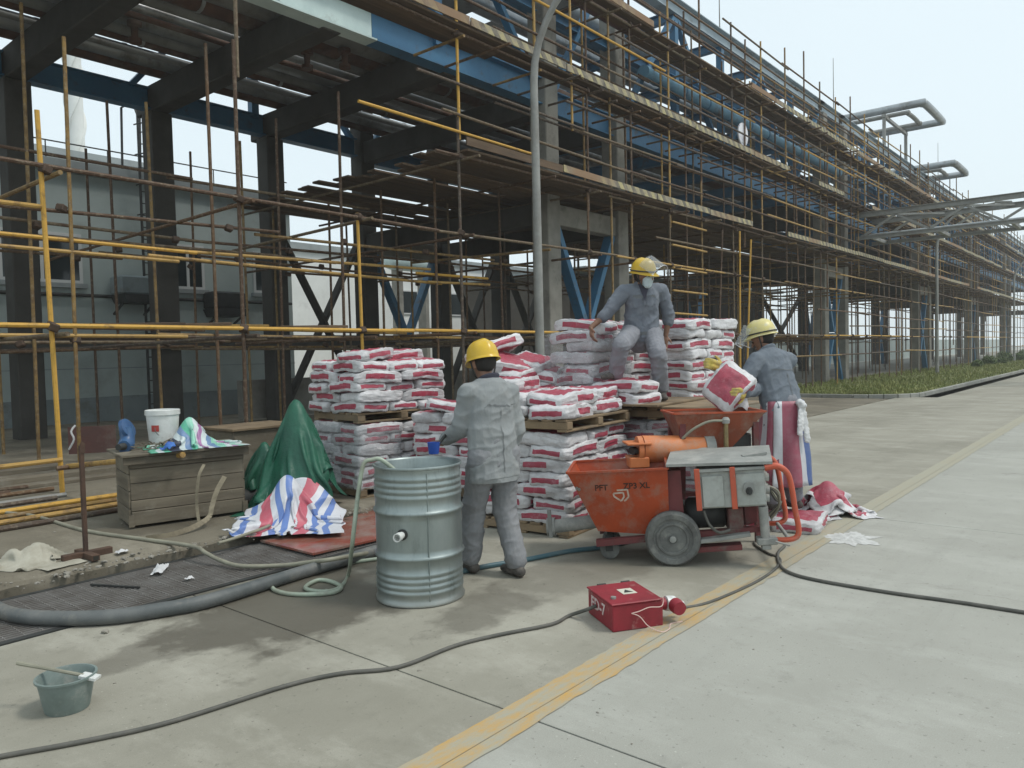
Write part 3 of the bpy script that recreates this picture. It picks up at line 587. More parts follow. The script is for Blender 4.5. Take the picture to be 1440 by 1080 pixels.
for z, xa in ((5.42, 10.4), (7.64, 8.6), (9.69, 13.4)):
    x = xa
    while x < 90:
        L = rs.choice((2.0, 3.0, 4.0)); zj = rs.uniform(-0.02, 0.03)
        if rs.random() > 0.14: part(MB().bar((x, 9.69, z+0.09+zj), (x+L-0.04, 9.69, z+0.09+rs.uniform(-0.02, 0.03)), 0.03, 0.15), 'toe_board', m_toe if not (xa == 10.4 and x < 11.5) else m_plank, scaf)
        x += L
# odd boards left on the left-hand lift
for (x, y, z, a, L) in ((4.2, 10.6, 2.1, 0.1, 1.2), (5.2, 11.0, 2.12, -0.3, 1.0), (7.0, 10.5, 2.1, 0.2, 1.3), (9.0, 11.5, 2.08, 0.0, 2.4)):
    link('plank', MB().cbox(0, L, -0.15, 0.15, 0, 0.045, 0.006).mesh('plank', m_plank), scaf, V(x, y, z)-scaf.location, (0.05, -0.03, a))
# ------------------------------------------------------------------ lamp posts, pipe bridge
def lamp(x, y, label, big):
    t = thing('street_lamp', label, 'street lamp', (x, y, 0.05), group='lamps along the road')
    part(MB().lathe([(0.16, 0), (0.16, 0.03), (0.10, 0.05), (0.095, 0.6), (0.088, 0.62)], 16, V(x, y, 0.05)), 'base', m_galv, t, smooth=True)
    pts = [V(x, y, 0.6), V(x, y, 3.5), V(x, y, 6.6)]; rad = [0.086, 0.08, 0.072]
    for i in range(1, 9):
        a = R(80)*i/8; pts.append(V(x+0.35*(1-math.cos(a)), y-1.9*(1-math.cos(a)), 6.6+2.0*math.sin(a))); rad.append(0.072-0.003*i)
    pts.append(V(x+0.5, y-2.6, 8.72)); rad.append(0.042)
    part(MB().tube(pts, rad, 14), 'pole', m_galv, t, smooth=True)
    part(MB().cbox(-0.14, 0.14, -0.75, 0, -0.05, 0.07, 0.03, M=Matrix.Translation(V(x+0.5, y-2.55, 8.74)) @ Matrix.Rotation(R(8), 4, 'X')), 'lamp_head', m_galv, t)
lamp(11.3, 8.8, 'near grey curved lamp post standing behind the bag stacks', True)
lamp(45.5, 8.9, 'grey lamp post on the far verge left of the pipe bridge', False)
lamp(74.0, 8.9, 'farthest grey lamp post by the right edge of the road', False)
pb = thing('pipe_bridge', 'grey steel truss pipe bridge crossing over the road in the distance', 'pipe bridge', (36, 9.9, 0))
for x in (36.0, 38.4):
    part(MB().ibeam((x, 10.2, 7.35), (x, -26, 7.35), 0.2, 0.22, 0.02), 'top_chord', m_galv, pb); part(MB().ibeam((x, 10.2, 6.35), (x, -26, 6.35), 0.14, 0.15, 0.02), 'bottom_chord', m_galv, pb)
    for i in range(14):
        y = 9.9-i*2.6; part(MB().bar((x, y, 6.45), (x, y-1.3, 7.22), 0.09, 0.09), 'diagonal', m_galv, pb); part(MB().bar((x, y-1.3, 7.22), (x, y-2.6, 6.45), 0.09, 0.09), 'diagonal', m_galv, pb)
for i in range(14):
    y = 9.6-i*2.6; part(MB().bar((36.1, y, 6.35), (38.3, y, 6.35), 0.12, 0.14), 'cross_member', m_galv, pb); part(MB().bar((36.1, y, 7.35), (38.3, y-2.4, 7.35), 0.08, 0.08), 'wind_brace', m_galv, pb)
for x, r in ((36.7, 0.07), (37.3, 0.1)): part(MB().cyl((x, 10.2, 6.45+r), (x, -26, 6.45+r), r, n=12), 'pipe', m_silver, pb, smooth=True)
for x in (36, 38.4): part(MB().ibeam((x, -13.0, 0), (x, -12.99, 0.1), 0.3, 0.3), 'foot', m_galv, pb); part(MB().bar((x, -13, 0.1), (x, -13, 6.2), 0.25, 0.25), 'column', m_galv, pb)

# ------------------------------------------------------------------ shrubs on the far verge
m_leaf = M_simple('shrub_leaf', (0.06, 0.10, 0.03), (0.11, 0.16, 0.05), 3, 0.7); m_stem = M_simple('shrub_stem', (0.08, 0.06, 0.04), rough=0.9); rg_ = random.Random(33)
for i, (x, y, h_) in enumerate(((58, 9.0, 0.5), (64, 9.2, 0.7), (66.5, 8.8, 0.5), (71, 9.2, 0.9), (77, 8.9, 0.7), (82, 9.0, 1.0), (88, 8.8, 0.8), (96, 8.6, 1.1))):
    t = thing('shrub', 'green leafy shrub on the far verge, %s along from the near end' % ['first', 'second', 'third', 'fourth', 'fifth', 'sixth', 'seventh', 'eighth'][i], 'shrub', (x, y, 0.06), group='shrubs on the far verge')
    mb = MB()
    for j in range(5): mb.tube([V(x, y, 0.05), V(x+rg_.gauss(0, 0.1), y+rg_.gauss(0, 0.1), h_*0.4), V(x+rg_.gauss(0, 0.3), y+rg_.gauss(0, 0.3), h_*0.8)], [0.02, 0.015, 0.006], 5)
    part(mb, 'stem', m_stem, t); mb = MB()
    for j in range(700):
        a = rg_.random()*6.28; ph = math.acos(rg_.uniform(-0.7, 1)); rad = h_*0.55*(0.55+0.45*rg_.random())*(1+0.35*noise.noise(V(math.cos(a)*2+i, math.sin(a)*2, ph)))
        c = V(x+rad*math.sin(ph)*math.cos(a)*1.2, y+rad*math.sin(ph)*math.sin(a)*1.2, h_*0.5+rad*math.cos(ph)); u_ = V(rg_.gauss(0, 1), rg_.gauss(0, 1), rg_.gauss(0, 1)).normalized()*0.07; v_ = u_.orthogonal().normalized()*0.035
        mb.add([c-u_, c+v_, c+u_, c-v_], [(0, 1, 2, 3)])
    tag(part(mb, 'crown', m_leaf, t), kind='stuff')
# ------------------------------------------------------------------ cement bags and pallets
k = NT('bag_white'); p = k.obj(); oi = k.n('ObjectInfo')
c = k.mix(k.ramp(k.noise(k.pos(), 5, 6, 0.7), 0.4, 0.75), (0.66, 0.65, 0.655), (0.47, 0.46, 0.465)); c = k.mix(k.math('MULTIPLY', k.ramp(k.noise(k.pos(), 13, 7, 0.75), 0.5, 0.72), 0.6), c, (0.34, 0.325, 0.32))
hv = k.n('HueSaturation'); k.l(k.math('ADD', k.math('MULTIPLY', oi.outputs['Random'], 0.25), 0.85), hv.inputs['Value']); k.l(c, hv.inputs['Color']); k.setc(hv.outputs[0]); k.setr(0.42, 0, 0.45)
k.bump(k.math('ADD', k.noise(k.pos(), 26, 5, 0.65), k.math('MULTIPLY', k.noise(k.pos(), 70, 3, 0.6, (1, 1, 2.5)), 0.5)), 0.55, 0.012); m_bagw = k.m
k = NT('bag_red'); c = k.mix(k.ramp(k.noise(k.pos(), 6, 7, 0.7), 0.38, 0.72), (0.40, 0.052, 0.085), (0.34, 0.095, 0.125)); c = k.mix(k.math('MULTIPLY', k.ramp(k.noise(k.pos(), 15, 8, 0.8), 0.53, 0.7), 0.6), c, (0.52, 0.33, 0.35)); k.setc(c); k.setr(0.45, 0, 0.4)
k.bump(k.math('ADD', k.noise(k.pos(), 26, 5, 0.65), k.math('MULTIPLY', k.noise(k.pos(), 70, 3, 0.6, (1, 1, 2.5)), 0.5)), 0.55, 0.012); m_bagr = k.m
m_wood = M_simple('pallet_wood', (0.26, 0.19, 0.115), (0.16, 0.115, 0.07), 3, 0.85, bump=0.3, bscale=30, rnd=0.5, dirt=(0.17, 0.15, 0.12))
BL, BW, BH = 0.60, 0.41, 0.118
def bag_mesh(seed, sag=0.0, style=0):
    rb = random.Random(seed); bm = bmesh.new(); bmesh.ops.create_cube(bm, size=2); bmesh.ops.subdivide_edges(bm, edges=list(bm.edges), cuts=14, use_grid_fill=True)
    cube = {}
    off = V(rb.random()*50, rb.random()*50, rb.random()*50)
    tw = rb.uniform(-1, 1)
    for f in bm.faces: cube[f.index] = None
    bm.faces.index_update(); cc = [f.calc_center_median().copy() for f in bm.faces]; nn = [f.normal.copy() for f in bm.faces]
    for v in bm.verts:
        x, y, z = v.co
        q = (abs(x)**10+abs(y)**10)**(1/10); ax = max(abs(x), abs(y))
        s = ax/q if q > 1e-6 else 1
        px, py = x*s, y*s
        e = max(0.0, (abs(px)-0.62)/0.38); pin = 1-0.30*e*e-0.06*max(0, (abs(py)-0.6)/0.4)**2
        bulge = 1-0.10*z*z
        X = px*BL/2*(1-0.035*z*z)*(1-0.02*math.cos(py*3)); Y = py*BW/2*(1-0.05*z*z)*(1-0.03*e)
        Z = z*BH/2*pin*(1.0 if abs(z) < 0.99 else 1.0)
        n1 = noise.noise(off+V(X*5, Y*5, Z*5)); n2 = noise.noise(off+V(X*13, Y*13, Z*22+3)); n3 = noise.noise(off+V(X*32, Y*32, Z*40)); n4 = (1-abs(noise.noise(off+V(X*7+Y*5, Y*9-X*4, Z*16+7))))**5-0.25; n5 = (1-abs(noise.noise(off+V(X*15, Y*13, Z*30+2))))**5-0.25
        Z += (0.010*n1+0.005*n2+0.003*n3+(0.012*n4+0.007*n5)*z)+0.012*tw*px*py-sag*(px*px)*0.05
        X += 0.014*noise.noise(off+V(9, Y*7, Z*12))*abs(px)+0.004*n3; Y += 0.016*noise.noise(off+V(X*6, 9, Z*12))*abs(py)*1.0+0.004*n2+0.010*n5*py
        v.co = V(X, Y, Z+BH/2)
    for f in bm.faces:
        c_, n_ = cc[f.index], nn[f.index]; red = False
        if abs(n_.z) > 0.9: red = abs(c_.x) < 0.68 and abs(c_.y) < 0.84
        elif abs(n_.y) > 0.9: red = abs(c_.x-0.08*style) < (0.66 if style != 2 else 0.42) and -0.45 < c_.z < 0.5 and style != 3
        else: red = abs(c_.y) < 0.67 and -0.45 < c_.z < 0.5 and style in (0, 1, 2)
        f.material_index = 1 if red else 0; f.smooth = True
    me = bpy.data.meshes.new('cement_bag'); bm.to_mesh(me); bm.free(); me.materials.append(m_bagw); me.materials.append(m_bagr); return me
bagm = [bag_mesh(i, (i % 3)*0.25, (0, 1, 2, 3, 1, 0)[i % 6]) for i in range(12)]
rb = random.Random(21)
nbag = 0
def bag(loc, rz, label, group, tilt=(0, 0), flip=False, var=None, sc=1.0):
    global nbag; nbag += 1
    me = bagm[var if var is not None else rb.randrange(12)]
    o = link('cement_bag', me, None, loc, (tilt[0], tilt[1], rz+(math.pi if rb.random() < 0.5 else 0)), (sc, sc, sc*1.0))
    return tag(o, label, 'bag', group)
def pallet(x, y, z, rz, label, L=1.2, W=1.0, hgt=0.11):
    t = thing('wooden_pallet', label, 'pallet', (x, y, z), rz, 'pallets under the bags')
    for i in range(7):
        v = (i+0.5)/7*W; part(MB().cbox(0, L, v-0.055, v+0.055, hgt-0.022, hgt, 0.004), 'deck_board', m_wood, t, world=False)
    for u in (0.05, L/2, L-0.05): part(MB().cbox(u-0.045, u+0.045, 0.004, W-0.004, 0.022, hgt-0.023, 0.004), 'stringer', m_wood, t, world=False)
    for i in range(3):
        v = (0.06, W/2, W-0.06)[i]; part(MB().cbox(0, L, v-0.05, v+0.05, 0, 0.021, 0.004), 'bottom_board', m_wood, t, world=False)
    return t
ordn = ['bottom', 'second', 'third', 'fourth', 'fifth', 'sixth', 'seventh', 'eighth', 'ninth']
SPOT = {'A0': 'front left', 'A1': 'front middle', 'A2': 'front right', 'B0': 'back left', 'B1': 'back right'}
def stack(desc, x, y, z, rz, layers, lh, rows='AB', jit=0.018, grp='stacked cement bags', skip=()):
    ca, sa = math.cos(rz), math.sin(rz)
    for L in range(layers):
        fl = L % 2
        lst = []
        if not fl: lst = [('A0', 0.2, 0.30, 1), ('A1', 0.6, 0.30, 1), ('A2', 1.0, 0.30, 1), ('B0', 0.30, 0.81, 0), ('B1', 0.90, 0.81, 0)]
        else: lst = [('A0', 0.30, 0.205, 0), ('A2', 0.90, 0.205, 0), ('B0', 0.2, 0.72, 1), ('B2', 0.6, 0.72, 1), ('B1', 1.0, 0.72, 1)]
        for nm, u, v, o in lst:
            if nm[0] not in rows or (L, nm) in skip: continue
            if rows == 'A' and not o: pass
            u += rb.uniform(-jit, jit); v += rb.uniform(-jit, jit)
            sp = {'A0': 'front left', 'A1': 'front middle', 'A2': 'front right', 'B0': 'back left', 'B2': 'back middle', 'B1': 'back right'}[nm]
            bag((x+u*ca-v*sa, y+u*sa+v*ca, z+L*lh+rb.uniform(0, 0.006)), rz+(math.pi/2 if o else 0)+rb.uniform(-0.05, 0.05),
                '%s bag, %s layer of the %s' % (sp, ordn[L], desc), grp, (rb.uniform(-0.03, 0.03), rb.uniform(-0.04, 0.04)))
def D(a): return R(a)
ax, ay, ar = 5.17, 6.50, D(-7)
pallet(ax, ay, 0.1, ar, 'lower wooden pallet under the left bag stack')
stack('lower tier of the left stack', ax, ay, 0.21, ar, 6, 0.113)
pallet(ax+0.02, ay+0.02, 0.905, ar-0.02, 'upper wooden pallet between the two tiers of the left bag stack')
stack('upper tier of the left stack', ax+0.0, ay-0.02, 1.015, ar+0.02, 5, 0.112, jit=0.03)
bag((ax+0.35, ay+0.25, 1.58), ar+0.4, 'topmost white bag lying on the left stack, nearest the tarp', 'loose cement bags', (0.05, 0.06)); bag((ax+0.85, ay+0.35, 1.575), ar+0.1, 'topmost white bag lying on the left stack, nearest the worker', 'loose cement bags', (-0.04, 0.05))
# A2: stack right behind the worker at the drum
bx, by, br = 5.80, 5.25, D(4)
pallet(bx, by, 0.1, br, 'wooden pallet under the stack behind the worker at the drum')
stack('stack behind the worker at the drum', bx, by, 0.21, br, 7, 0.112, jit=0.03)
# loose pile on top of that stack
pile = [(6.02, 5.95, 1.0, 0.5, 0.1, 0.1, 'red-topped loose bag left of the worker head'), (6.5, 5.35, 1.0, 0.2, 0.05, -0.05, 'bottom loose bag of the heap right of the worker, left end'), (6.95, 5.2, 1.0, 1.4, 0.05, 0.0, 'bottom loose bag of the heap right of the worker, right end'),
        (6.38, 5.3, 1.115, 0.1, 0.03, 0.05, 'loose bag with white end facing out, second up in the heap'), (6.9, 5.22, 1.115, 0.3, -0.05, 0.03, 'loose bag beside the lamp post, second up in the heap'), (6.36, 5.42, 1.225, -0.1, 0.05, -0.03, 'loose bag third up in the heap right of the yellow helmet'),
        (6.86, 5.28, 1.225, 0.9, 0.1, 0.05, 'loose bag third up in the heap under the lamp post'), (6.42, 5.36, 1.335, 0.2, -0.06, 0.08, 'loose bag fourth up in the heap right of the yellow helmet'), (6.85, 5.3, 1.335, 0.5, 0.12, -0.12, 'loose bag fourth up in the heap, tilted to the right'),
        (6.80, 5.42, 1.45, 0.3, 0.25, -0.15, 'loose red-faced bag near the top of the heap under the lamp post'), (6.40, 5.45, 1.46, -0.3, 0.45, 0.2, 'loose red-faced bag propped on the heap beside the yellow helmet'), (6.42, 5.62, 1.62, -0.25, 0.32, 0.22, 'topmost loose bag lying askew on the heap')]
for x, y, z, a, t1, t2, lb in pile: bag((x, y, z), a, lb, 'loose cement bags', (t1, t2))
# B: centre stack with pallet and flat bags on top
cx, cy, cr_ = 5.32, 3.87, D(5)
pallet(cx, cy, 0.0, cr_, 'lower wooden pallet under the centre stack beside the orange pump')
stack('centre stack behind the orange hopper', cx, cy, 0.112, cr_, 7, 0.114, jit=0.03)
pallet(cx-0.03, cy-0.03, 0.925, cr_, 'wooden pallet lying on top of the centre stack')
flat = [(0.24, 0.2, 0, 0.1, 'front left flat bag on the pallet of the centre stack'), (0.80, 0.22, 0, -0.1, 'front right flat bag on the pallet of the centre stack'), (0.22, 0.72, 0, 1.5, 'back left flat bag on the pallet of the centre stack'), (0.66, 0.7, 0, 0.05, 'back middle flat bag on the pallet of the centre stack'), (1.12, 0.66, 0, 1.5, 'back right flat bag on the pallet of the centre stack'),
        (0.34, 0.24, 1, -0.08, 'upper front left red-topped bag on the centre stack'), (0.95, 0.3, 1, 0.12, 'upper front right red-topped bag with tied neck on the centre stack'), (0.30, 0.68, 1, 0.1, 'upper back left red-topped bag on the centre stack'), (0.85, 0.72, 1, -0.15, 'upper back right red-topped bag on the centre stack'), (0.4, 0.85, 2, 0.2, 'highest flat bag at the back of the centre stack')]
for u, v, l, a, lb in flat:
    bag((cx+u*math.cos(cr_)-v*math.sin(cr_), cy+u*math.sin(cr_)+v*math.cos(cr_), 1.037+l*0.112), cr_+a, lb, 'flat bags on the centre stack', (rb.uniform(-0.05, 0.05), rb.uniform(-0.05, 0.05)))
# E: wrapped lower stack under the seated worker's platform
ex, ey, er = 6.72, 3.32, D(2)
pallet(ex, ey, 0.0, er, 'wooden pallet under the wrapped stack below the seated worker')
stack('wrapped stack below the seated worker', ex, ey, 0.112, er, 7, 0.116, jit=0.03)
pallet(ex-0.02, ey, 0.928, er, 'wooden pallet on top of the wrapped stack, under the plywood board')
bag((6.74, 4.13, 1.09), 1.3, 'lower bag under the raised foot of the seated worker', 'loose cement bags'); bag((6.72, 4.15, 1.20), 1.5, 'upper bag under the raised foot of the seated worker', 'loose cement bags')
pw = thing('plywood_board', 'worn plywood board laid over the wrapped stack under the seated worker', 'board', (ex, ey, 1.045), er)
part(MB().cbox(-0.12, 1.0, -0.25, 0.5, 0.0, 0.02, 0.004), 'sheet', m_wood, pw, world=False); part(MB().cbox(-0.2, 1.15, 0.35, 0.95, 0.022, 0.044, 0.004, M=Matrix.Rotation(0.05, 4, 'Z')), 'sheet', m_wood, pw, world=False)
# G lower and C upper
gx, gy_, gr = 6.66, 4.50, D(-4)
pallet(gx, gy_, 0.0, gr, 'wooden pallet under the clear-wrapped stack behind the seated worker', W=0.62); stack('lower tier behind the seated worker', gx, gy_, 0.112, gr, 7, 0.114, rows='A', jit=0.02)
pallet(gx, gy_, 0.925, gr, 'upper wooden pallet of the clear-wrapped stack behind the seated worker', W=0.62); stack('clear-wrapped tier behind the seated worker', gx, gy_, 1.037, gr, 7, 0.114, rows='A', jit=0.02)
bag((gx+0.25, gy_+0.25, 1.84), 1.7, 'topmost red-faced bag under the hand of the seated worker', 'loose cement bags', (0.0, 0.08)); bag((gx+0.62, gy_+0.32, 1.83), 1.3, 'topmost bag behind the back of the seated worker', 'loose cement bags', (0.1, 0.0))
# F lower and D upper (right)
fx_, fy_, fr_ = 7.74, 3.93, D(0)
pallet(fx_, fy_, 0.0, fr_, 'lower wooden pallet under the right-hand bag stack'); stack('lower tier of the right-hand stack', fx_, fy_, 0.112, fr_, 7, 0.114, jit=0.02)
pallet(fx_, fy_, 0.925, fr_, 'upper wooden pallet of the right-hand bag stack'); stack('upper tier of the right-hand stack', fx_, fy_, 1.037, fr_, 8, 0.115, jit=0.025)
# clear stretch wrap
k = NT('stretch_wrap'); tr = k.n('BsdfTransparent'); tr.inputs[0].default_value = (0.93, 0.94, 0.95, 1); mxn = k.n('MixShader')
k.setc((0.75, 0.76, 0.78)); k.setr(0.16, 0, 0.6); f = k.ramp(k.noise(k.pos(), 7, 7, 0.72, (1, 1, 2.4)), 0.42, 0.75); k.l(k.math('ADD', k.math('MULTIPLY', f, 0.4), 0.10), mxn.inputs[0]); k.bump(k.noise(k.pos(), 16, 6, 0.7, (1, 1, 3)), 1.0, 0.03)
k.l(tr.outputs[0], mxn.inputs[1]); k.l(k.b.outputs[0], mxn.inputs[2]); k.l(mxn.outputs[0], k.t.nodes['Material Output'].inputs[0]); m_wrap = k.m
def wrap(label, x, y, rz, L, W, z0, z1, u0=0.0, open_right=None):
    t = tag(bpy.data.objects.new('plastic_wrap', None), label, 'plastic wrap', 'clear wrap round the bags'); bpy.data.objects.remove(t)
    mb = MB(); ca, sa = math.cos(rz), math.sin(rz); e = 0.03
    per = [(u0-e, W+e), (u0-e, -e), (L+e, -e), (L+e, W+e)]; pts = []
    for (a, b), (c2, d2) in zip(per[:-1], per[1:]):
        n_ = int(math.hypot(c2-a, d2-b)/0.04)
        pts += [(a+(c2-a)*i/n_, b+(d2-b)*i/n_) for i in range(n_)]
    pts.append(per[-1]); nv = int((z1-z0)/0.03)
    def fn(s, t_):
        i = min(len(pts)-1, int(round(s*(len(pts)-1)))); u, v = pts[i]; z = z0+(z1-z0)*t_
        n1 = 0.022*noise.noise(V(u*9, v*9, z*20+x))+0.012*noise.noise(V(u*30, v*30, z*14))
        cu, cv = u-L/2, v-W/2; r_ = math.hypot(cu, cv); u += cu/r_*n1; v += cv/r_*n1
        if t_ > 0.93: u -= cu*0.25*(t_-0.93)/0.07; v -= cv*0.25*(t_-0.93)/0.07
        return V(x+u*ca-v*sa, y+u*sa+v*ca, z)
    mb.grid(fn, len(pts)-1, nv)
    tag(part(mb, 'plastic_wrap', m_wrap, smooth='all'), label, 'plastic wrap', 'clear wrap round the bags')
wrap('clear plastic wrap round the tier behind the seated worker', gx, gy_, gr, 0.62, 0.6, 1.04, 1.86)
wrap('crumpled clear plastic wrap round the stack under the plywood board', ex, ey, er, 1.2, 1.0, 0.1, 0.95)
wrap('clear plastic wrap on the lower tier of the left stack', ax, ay, ar, 0.5, 1.02, 0.2, 0.9)
# ------------------------------------------------------------------ foreground things
def mesh_text(txt, size, M, name, mat, root, extrude=0.002, sx=1.0):
    cu = bpy.data.curves.new('t', 'FONT'); cu.body = txt; cu.size = size; cu.extrude = extrude; cu.align_x = 'LEFT'; cu.resolution_u = 3; cu.offset = size*0.022
    o = bpy.data.objects.new('t', cu); COL.objects.link(o); dg = bpy.context.evaluated_depsgraph_get()
    me = bpy.data.meshes.new_from_object(o.evaluated_get(dg)); bpy.data.objects.remove(o); bpy.data.curves.remove(cu)
    me.materials.clear(); me.materials.append(mat)
    me.transform(M @ Matrix.Diagonal((sx, 1, 1, 1)))
    return link(name, me, root)
k = NT('galvanised_drum'); p = k.obj()
c = k.mix(k.ramp(k.noise(p, 3, 7, 0.65, (1, 1, 0.35)), 0.35, 0.7), (0.34, 0.385, 0.375), (0.22, 0.26, 0.255)); c = k.mix(k.math('MULTIPLY', k.ramp(k.noise(p, 6, 8, 0.75, (1, 1, 0.3)), 0.54, 0.72), 0.75), c, (0.13, 0.155, 0.15))
sx = k.n('SeparateXYZ'); k.l(p, sx.inputs[0]); c = k.mix(k.math('MULTIPLY', k.ramp(k.math('ADD', sx.outputs[2], k.math('MULTIPLY', k.noise(p, 9, 6), 0.12)), 0.17, 0.05), 0.7), c, (0.34, 0.335, 0.30))
k.setc(c); rr = k.n('MapRange'); rr.inputs[3].default_value = 0.30; rr.inputs[4].default_value = 0.55; k.l(k.noise(p, 4, 6, 0.7), rr.inputs[0]); k.setr(rr.outputs[0], 0.75, 0.5); k.bump(k.noise(p, 7, 4), 0.10, 0.01); m_drum = k.m
m_pvc = M_simple('white_plastic', (0.72, 0.73, 0.71), (0.60, 0.61, 0.58), 8, 0.35, dirt=(0.42, 0.42, 0.38), dlo=0.58, dhi=0.75, dscale=7)
k = NT('water'); k.setc((0.10, 0.13, 0.12)); k.setr(0.06, 0, 0.6); k.bump(k.noise(k.pos(), 22, 3), 0.15, 0.01); m_water = k.m
# drum
dr = thing('steel_drum', 'open galvanised steel drum with a white pipe stub, in front of the worker', 'drum', (3.50, 3.79, 0.0))
prof = [(0.0, 0.012), (0.27, 0.012), (0.283, 0.0), (0.295, 0.006), (0.296, 0.02), (0.287, 0.03)]
def ring(z, r0, dr_, w): return [(r0, z-w), (r0+dr_*0.7, z-w*0.5), (r0+dr_, z), (r0+dr_*0.7, z+w*0.5), (r0, z+w)]
for z in (0.085, 0.125, 0.165, 0.205): prof += ring(z, 0.285, 0.006, 0.017)
prof += ring(0.31, 0.286, 0.014, 0.02); prof += [(0.286, 0.36), (0.286, 0.55)]; prof += ring(0.60, 0.286, 0.014, 0.02)
for z in (0.70, 0.74, 0.78, 0.82): prof += ring(z, 0.285, 0.006, 0.017)
prof += [(0.286, 0.865), (0.288, 0.88), (0.298, 0.884), (0.300, 0.892), (0.296, 0.900), (0.287, 0.898), (0.280, 0.885), (0.279, 0.5), (0.279, 0.10), (0.0, 0.10)]
dm = MB().lathe(prof, 96, dr.location)
for v in dm.v:
    d_ = v-dr.location; n_ = 0.006*noise.noise(V(d_.x*5, d_.y*5, d_.z*4))-0.010*max(0, noise.noise(V(d_.x*3.1+4, d_.y*3.1, d_.z*3+2))-0.25); rr0 = math.hypot(d_.x, d_.y)
    if rr0 > 0.1: v.x += d_.x/rr0*n_; v.y += d_.y/rr0*n_
part(dm, 'shell', m_drum, dr, smooth=50)
part(MB().lathe([(0.2785, 0.80), (0.0, 0.80)], 40, dr.location), 'water', m_water, dr)
sdir = (at(570, 743, 5.0)-dr.location); sdir.z = 0; sdir = V(-0.90, -0.43, 0).normalized(); pv = dr.location+V(0, 0, 0.475)
part(MB().lathe([(0.0, 0.0), (0.022, 0.0), (0.022, 0.055), (0.027, 0.056), (0.027, 0.10), (0.021, 0.10), (0.020, 0.05), (0, 0.05)], 16, pv+sdir*0.275, 0, sdir.to_track_quat('Z', 'Y').to_matrix().to_4x4()), 'pipe_stub', m_pvc, dr, smooth=True)
part(MB().lathe([(0.0, 0.0), (0.036, 0.0), (0.036, 0.012), (0.0, 0.012)], 16, pv+sdir*0.284, 0, sdir.to_track_quat('Z', 'Y').to_matrix().to_4x4()), 'grommet', m_darkm, dr, smooth=True)
sm = V(-0.52, -0.85, 0).normalized()
part(MB().bar(dr.location+sm*0.2875+V(0, 0, 0.04), dr.location+sm*0.2875+V(0, 0, 0.86), 0.012, 0.004), 'seam', m_drum, dr)
# scoop on the rim
sc = thing('blue_scoop', 'small blue plastic scoop at the far rim of the drum', 'scoop', at(610, 632, 5.35))
part(MB().lathe([(0.0, -0.03), (0.035, -0.03), (0.045, 0.05), (0.042, 0.05), (0.032, -0.02), (0, -0.02)], 14, sc.location+V(0, 0, 0.0)), 'cup', M_simple('blue_plastic', (0.02, 0.07, 0.33), rough=0.4), sc, smooth=True); part(MB().cyl(sc.location+V(0.03, 0, 0.02), sc.location+V(0.25, 0.12, 0.08), 0.012, n=8), 'grip', m_darkm, sc)
# ---- cables and hoses
m_cable = M_simple('black_cable', (0.075, 0.075, 0.065), (0.12, 0.115, 0.10), 6, 0.6)
m_bighose = M_simple('thick_grey_hose', (0.085, 0.095, 0.095), (0.15, 0.155, 0.15), 3, 0.55, dirt=(0.2, 0.19, 0.165), dscale=5, bump=0.15)
m_phose = M_simple('pale_green_hose', (0.36, 0.42, 0.33), (0.28, 0.32, 0.25), 5, 0.35, dirt=(0.24, 0.23, 0.18), dscale=6)
m_those = M_simple('tan_hose', (0.30, 0.29, 0.22), (0.22, 0.21, 0.16), 5, 0.5, dirt=(0.15, 0.14, 0.11))
m_bhose = M_simple('blue_grey_hose', (0.06, 0.13, 0.155), (0.10, 0.15, 0.16), 5, 0.45)
def hose(name, label, pix, r, m, cat, z=0.0, group=None, k_=7):
    pts = [q if isinstance(q, Vector) else (atz(q[0], q[1], (q[2] if len(q) > 2 else z)+r)) for q in pix]
    o = part(MB().tube(smoothpath(pts, k_), r, 10), name, m, smooth=True); return tag(o, label, cat, group)
hose('power_cable', 'long black cable crossing the foreground to the red box', [(-60, 1078), (0, 1064), (120, 1042), (240, 1015), (400, 965), (480, 947), (560, 938), (640, 908), (700, 893), (775, 878), (800, 866), atz(826, 857, 0.07), atz(838, 852, 0.085)], 0.011, m_cable, 'cable')
hose('power_cable', 'black cable from the red box plug towards the pump foot', [atz(956, 850, 0.06), (965, 854), (1000, 846), (1060, 820), (1090, 800), (1097, 786), (1080, 778), (1064, 768), (1060, 762)], 0.010, m_cable, 'cable')
hose('power_cable', 'black cable running from the pump foot to the right edge', [(1103, 768), (1094, 778), (1096, 793), (1110, 805), (1150, 816), (1250, 833), (1350, 847), (1440, 861), (1500, 869)], 0.012, m_cable, 'cable')
hose('suction_hose', 'thick dark grey hose curving along the drain grating', [(-50, 838), (-20, 848), (10, 862), (60, 869), (150, 868), (230, 857), (300, 843), (420, 806), (480, 789), (540, 771), (600, 755), (640, 748)], 0.047, m_bighose, 'hose', z=0.0)
hose('water_hose', 'tan hose lying on the pavement and over the grating on the left', [(-60, 712, 0.1), (0, 720, 0.1), (50, 726, 0.1), (120, 746, 0.1), (200, 758, 0.1), (270, 768, 0.1), (290, 778, 0.07), (310, 788, 0.03), (340, 796, 0.015), (400, 795, 0.015), (440, 790, 0.07), (470, 786, 0.1), (530, 775, 0.02)], 0.017, m_those, 'hose')
rimp = dr.location+V(-0.19, 0.235, 0.92)
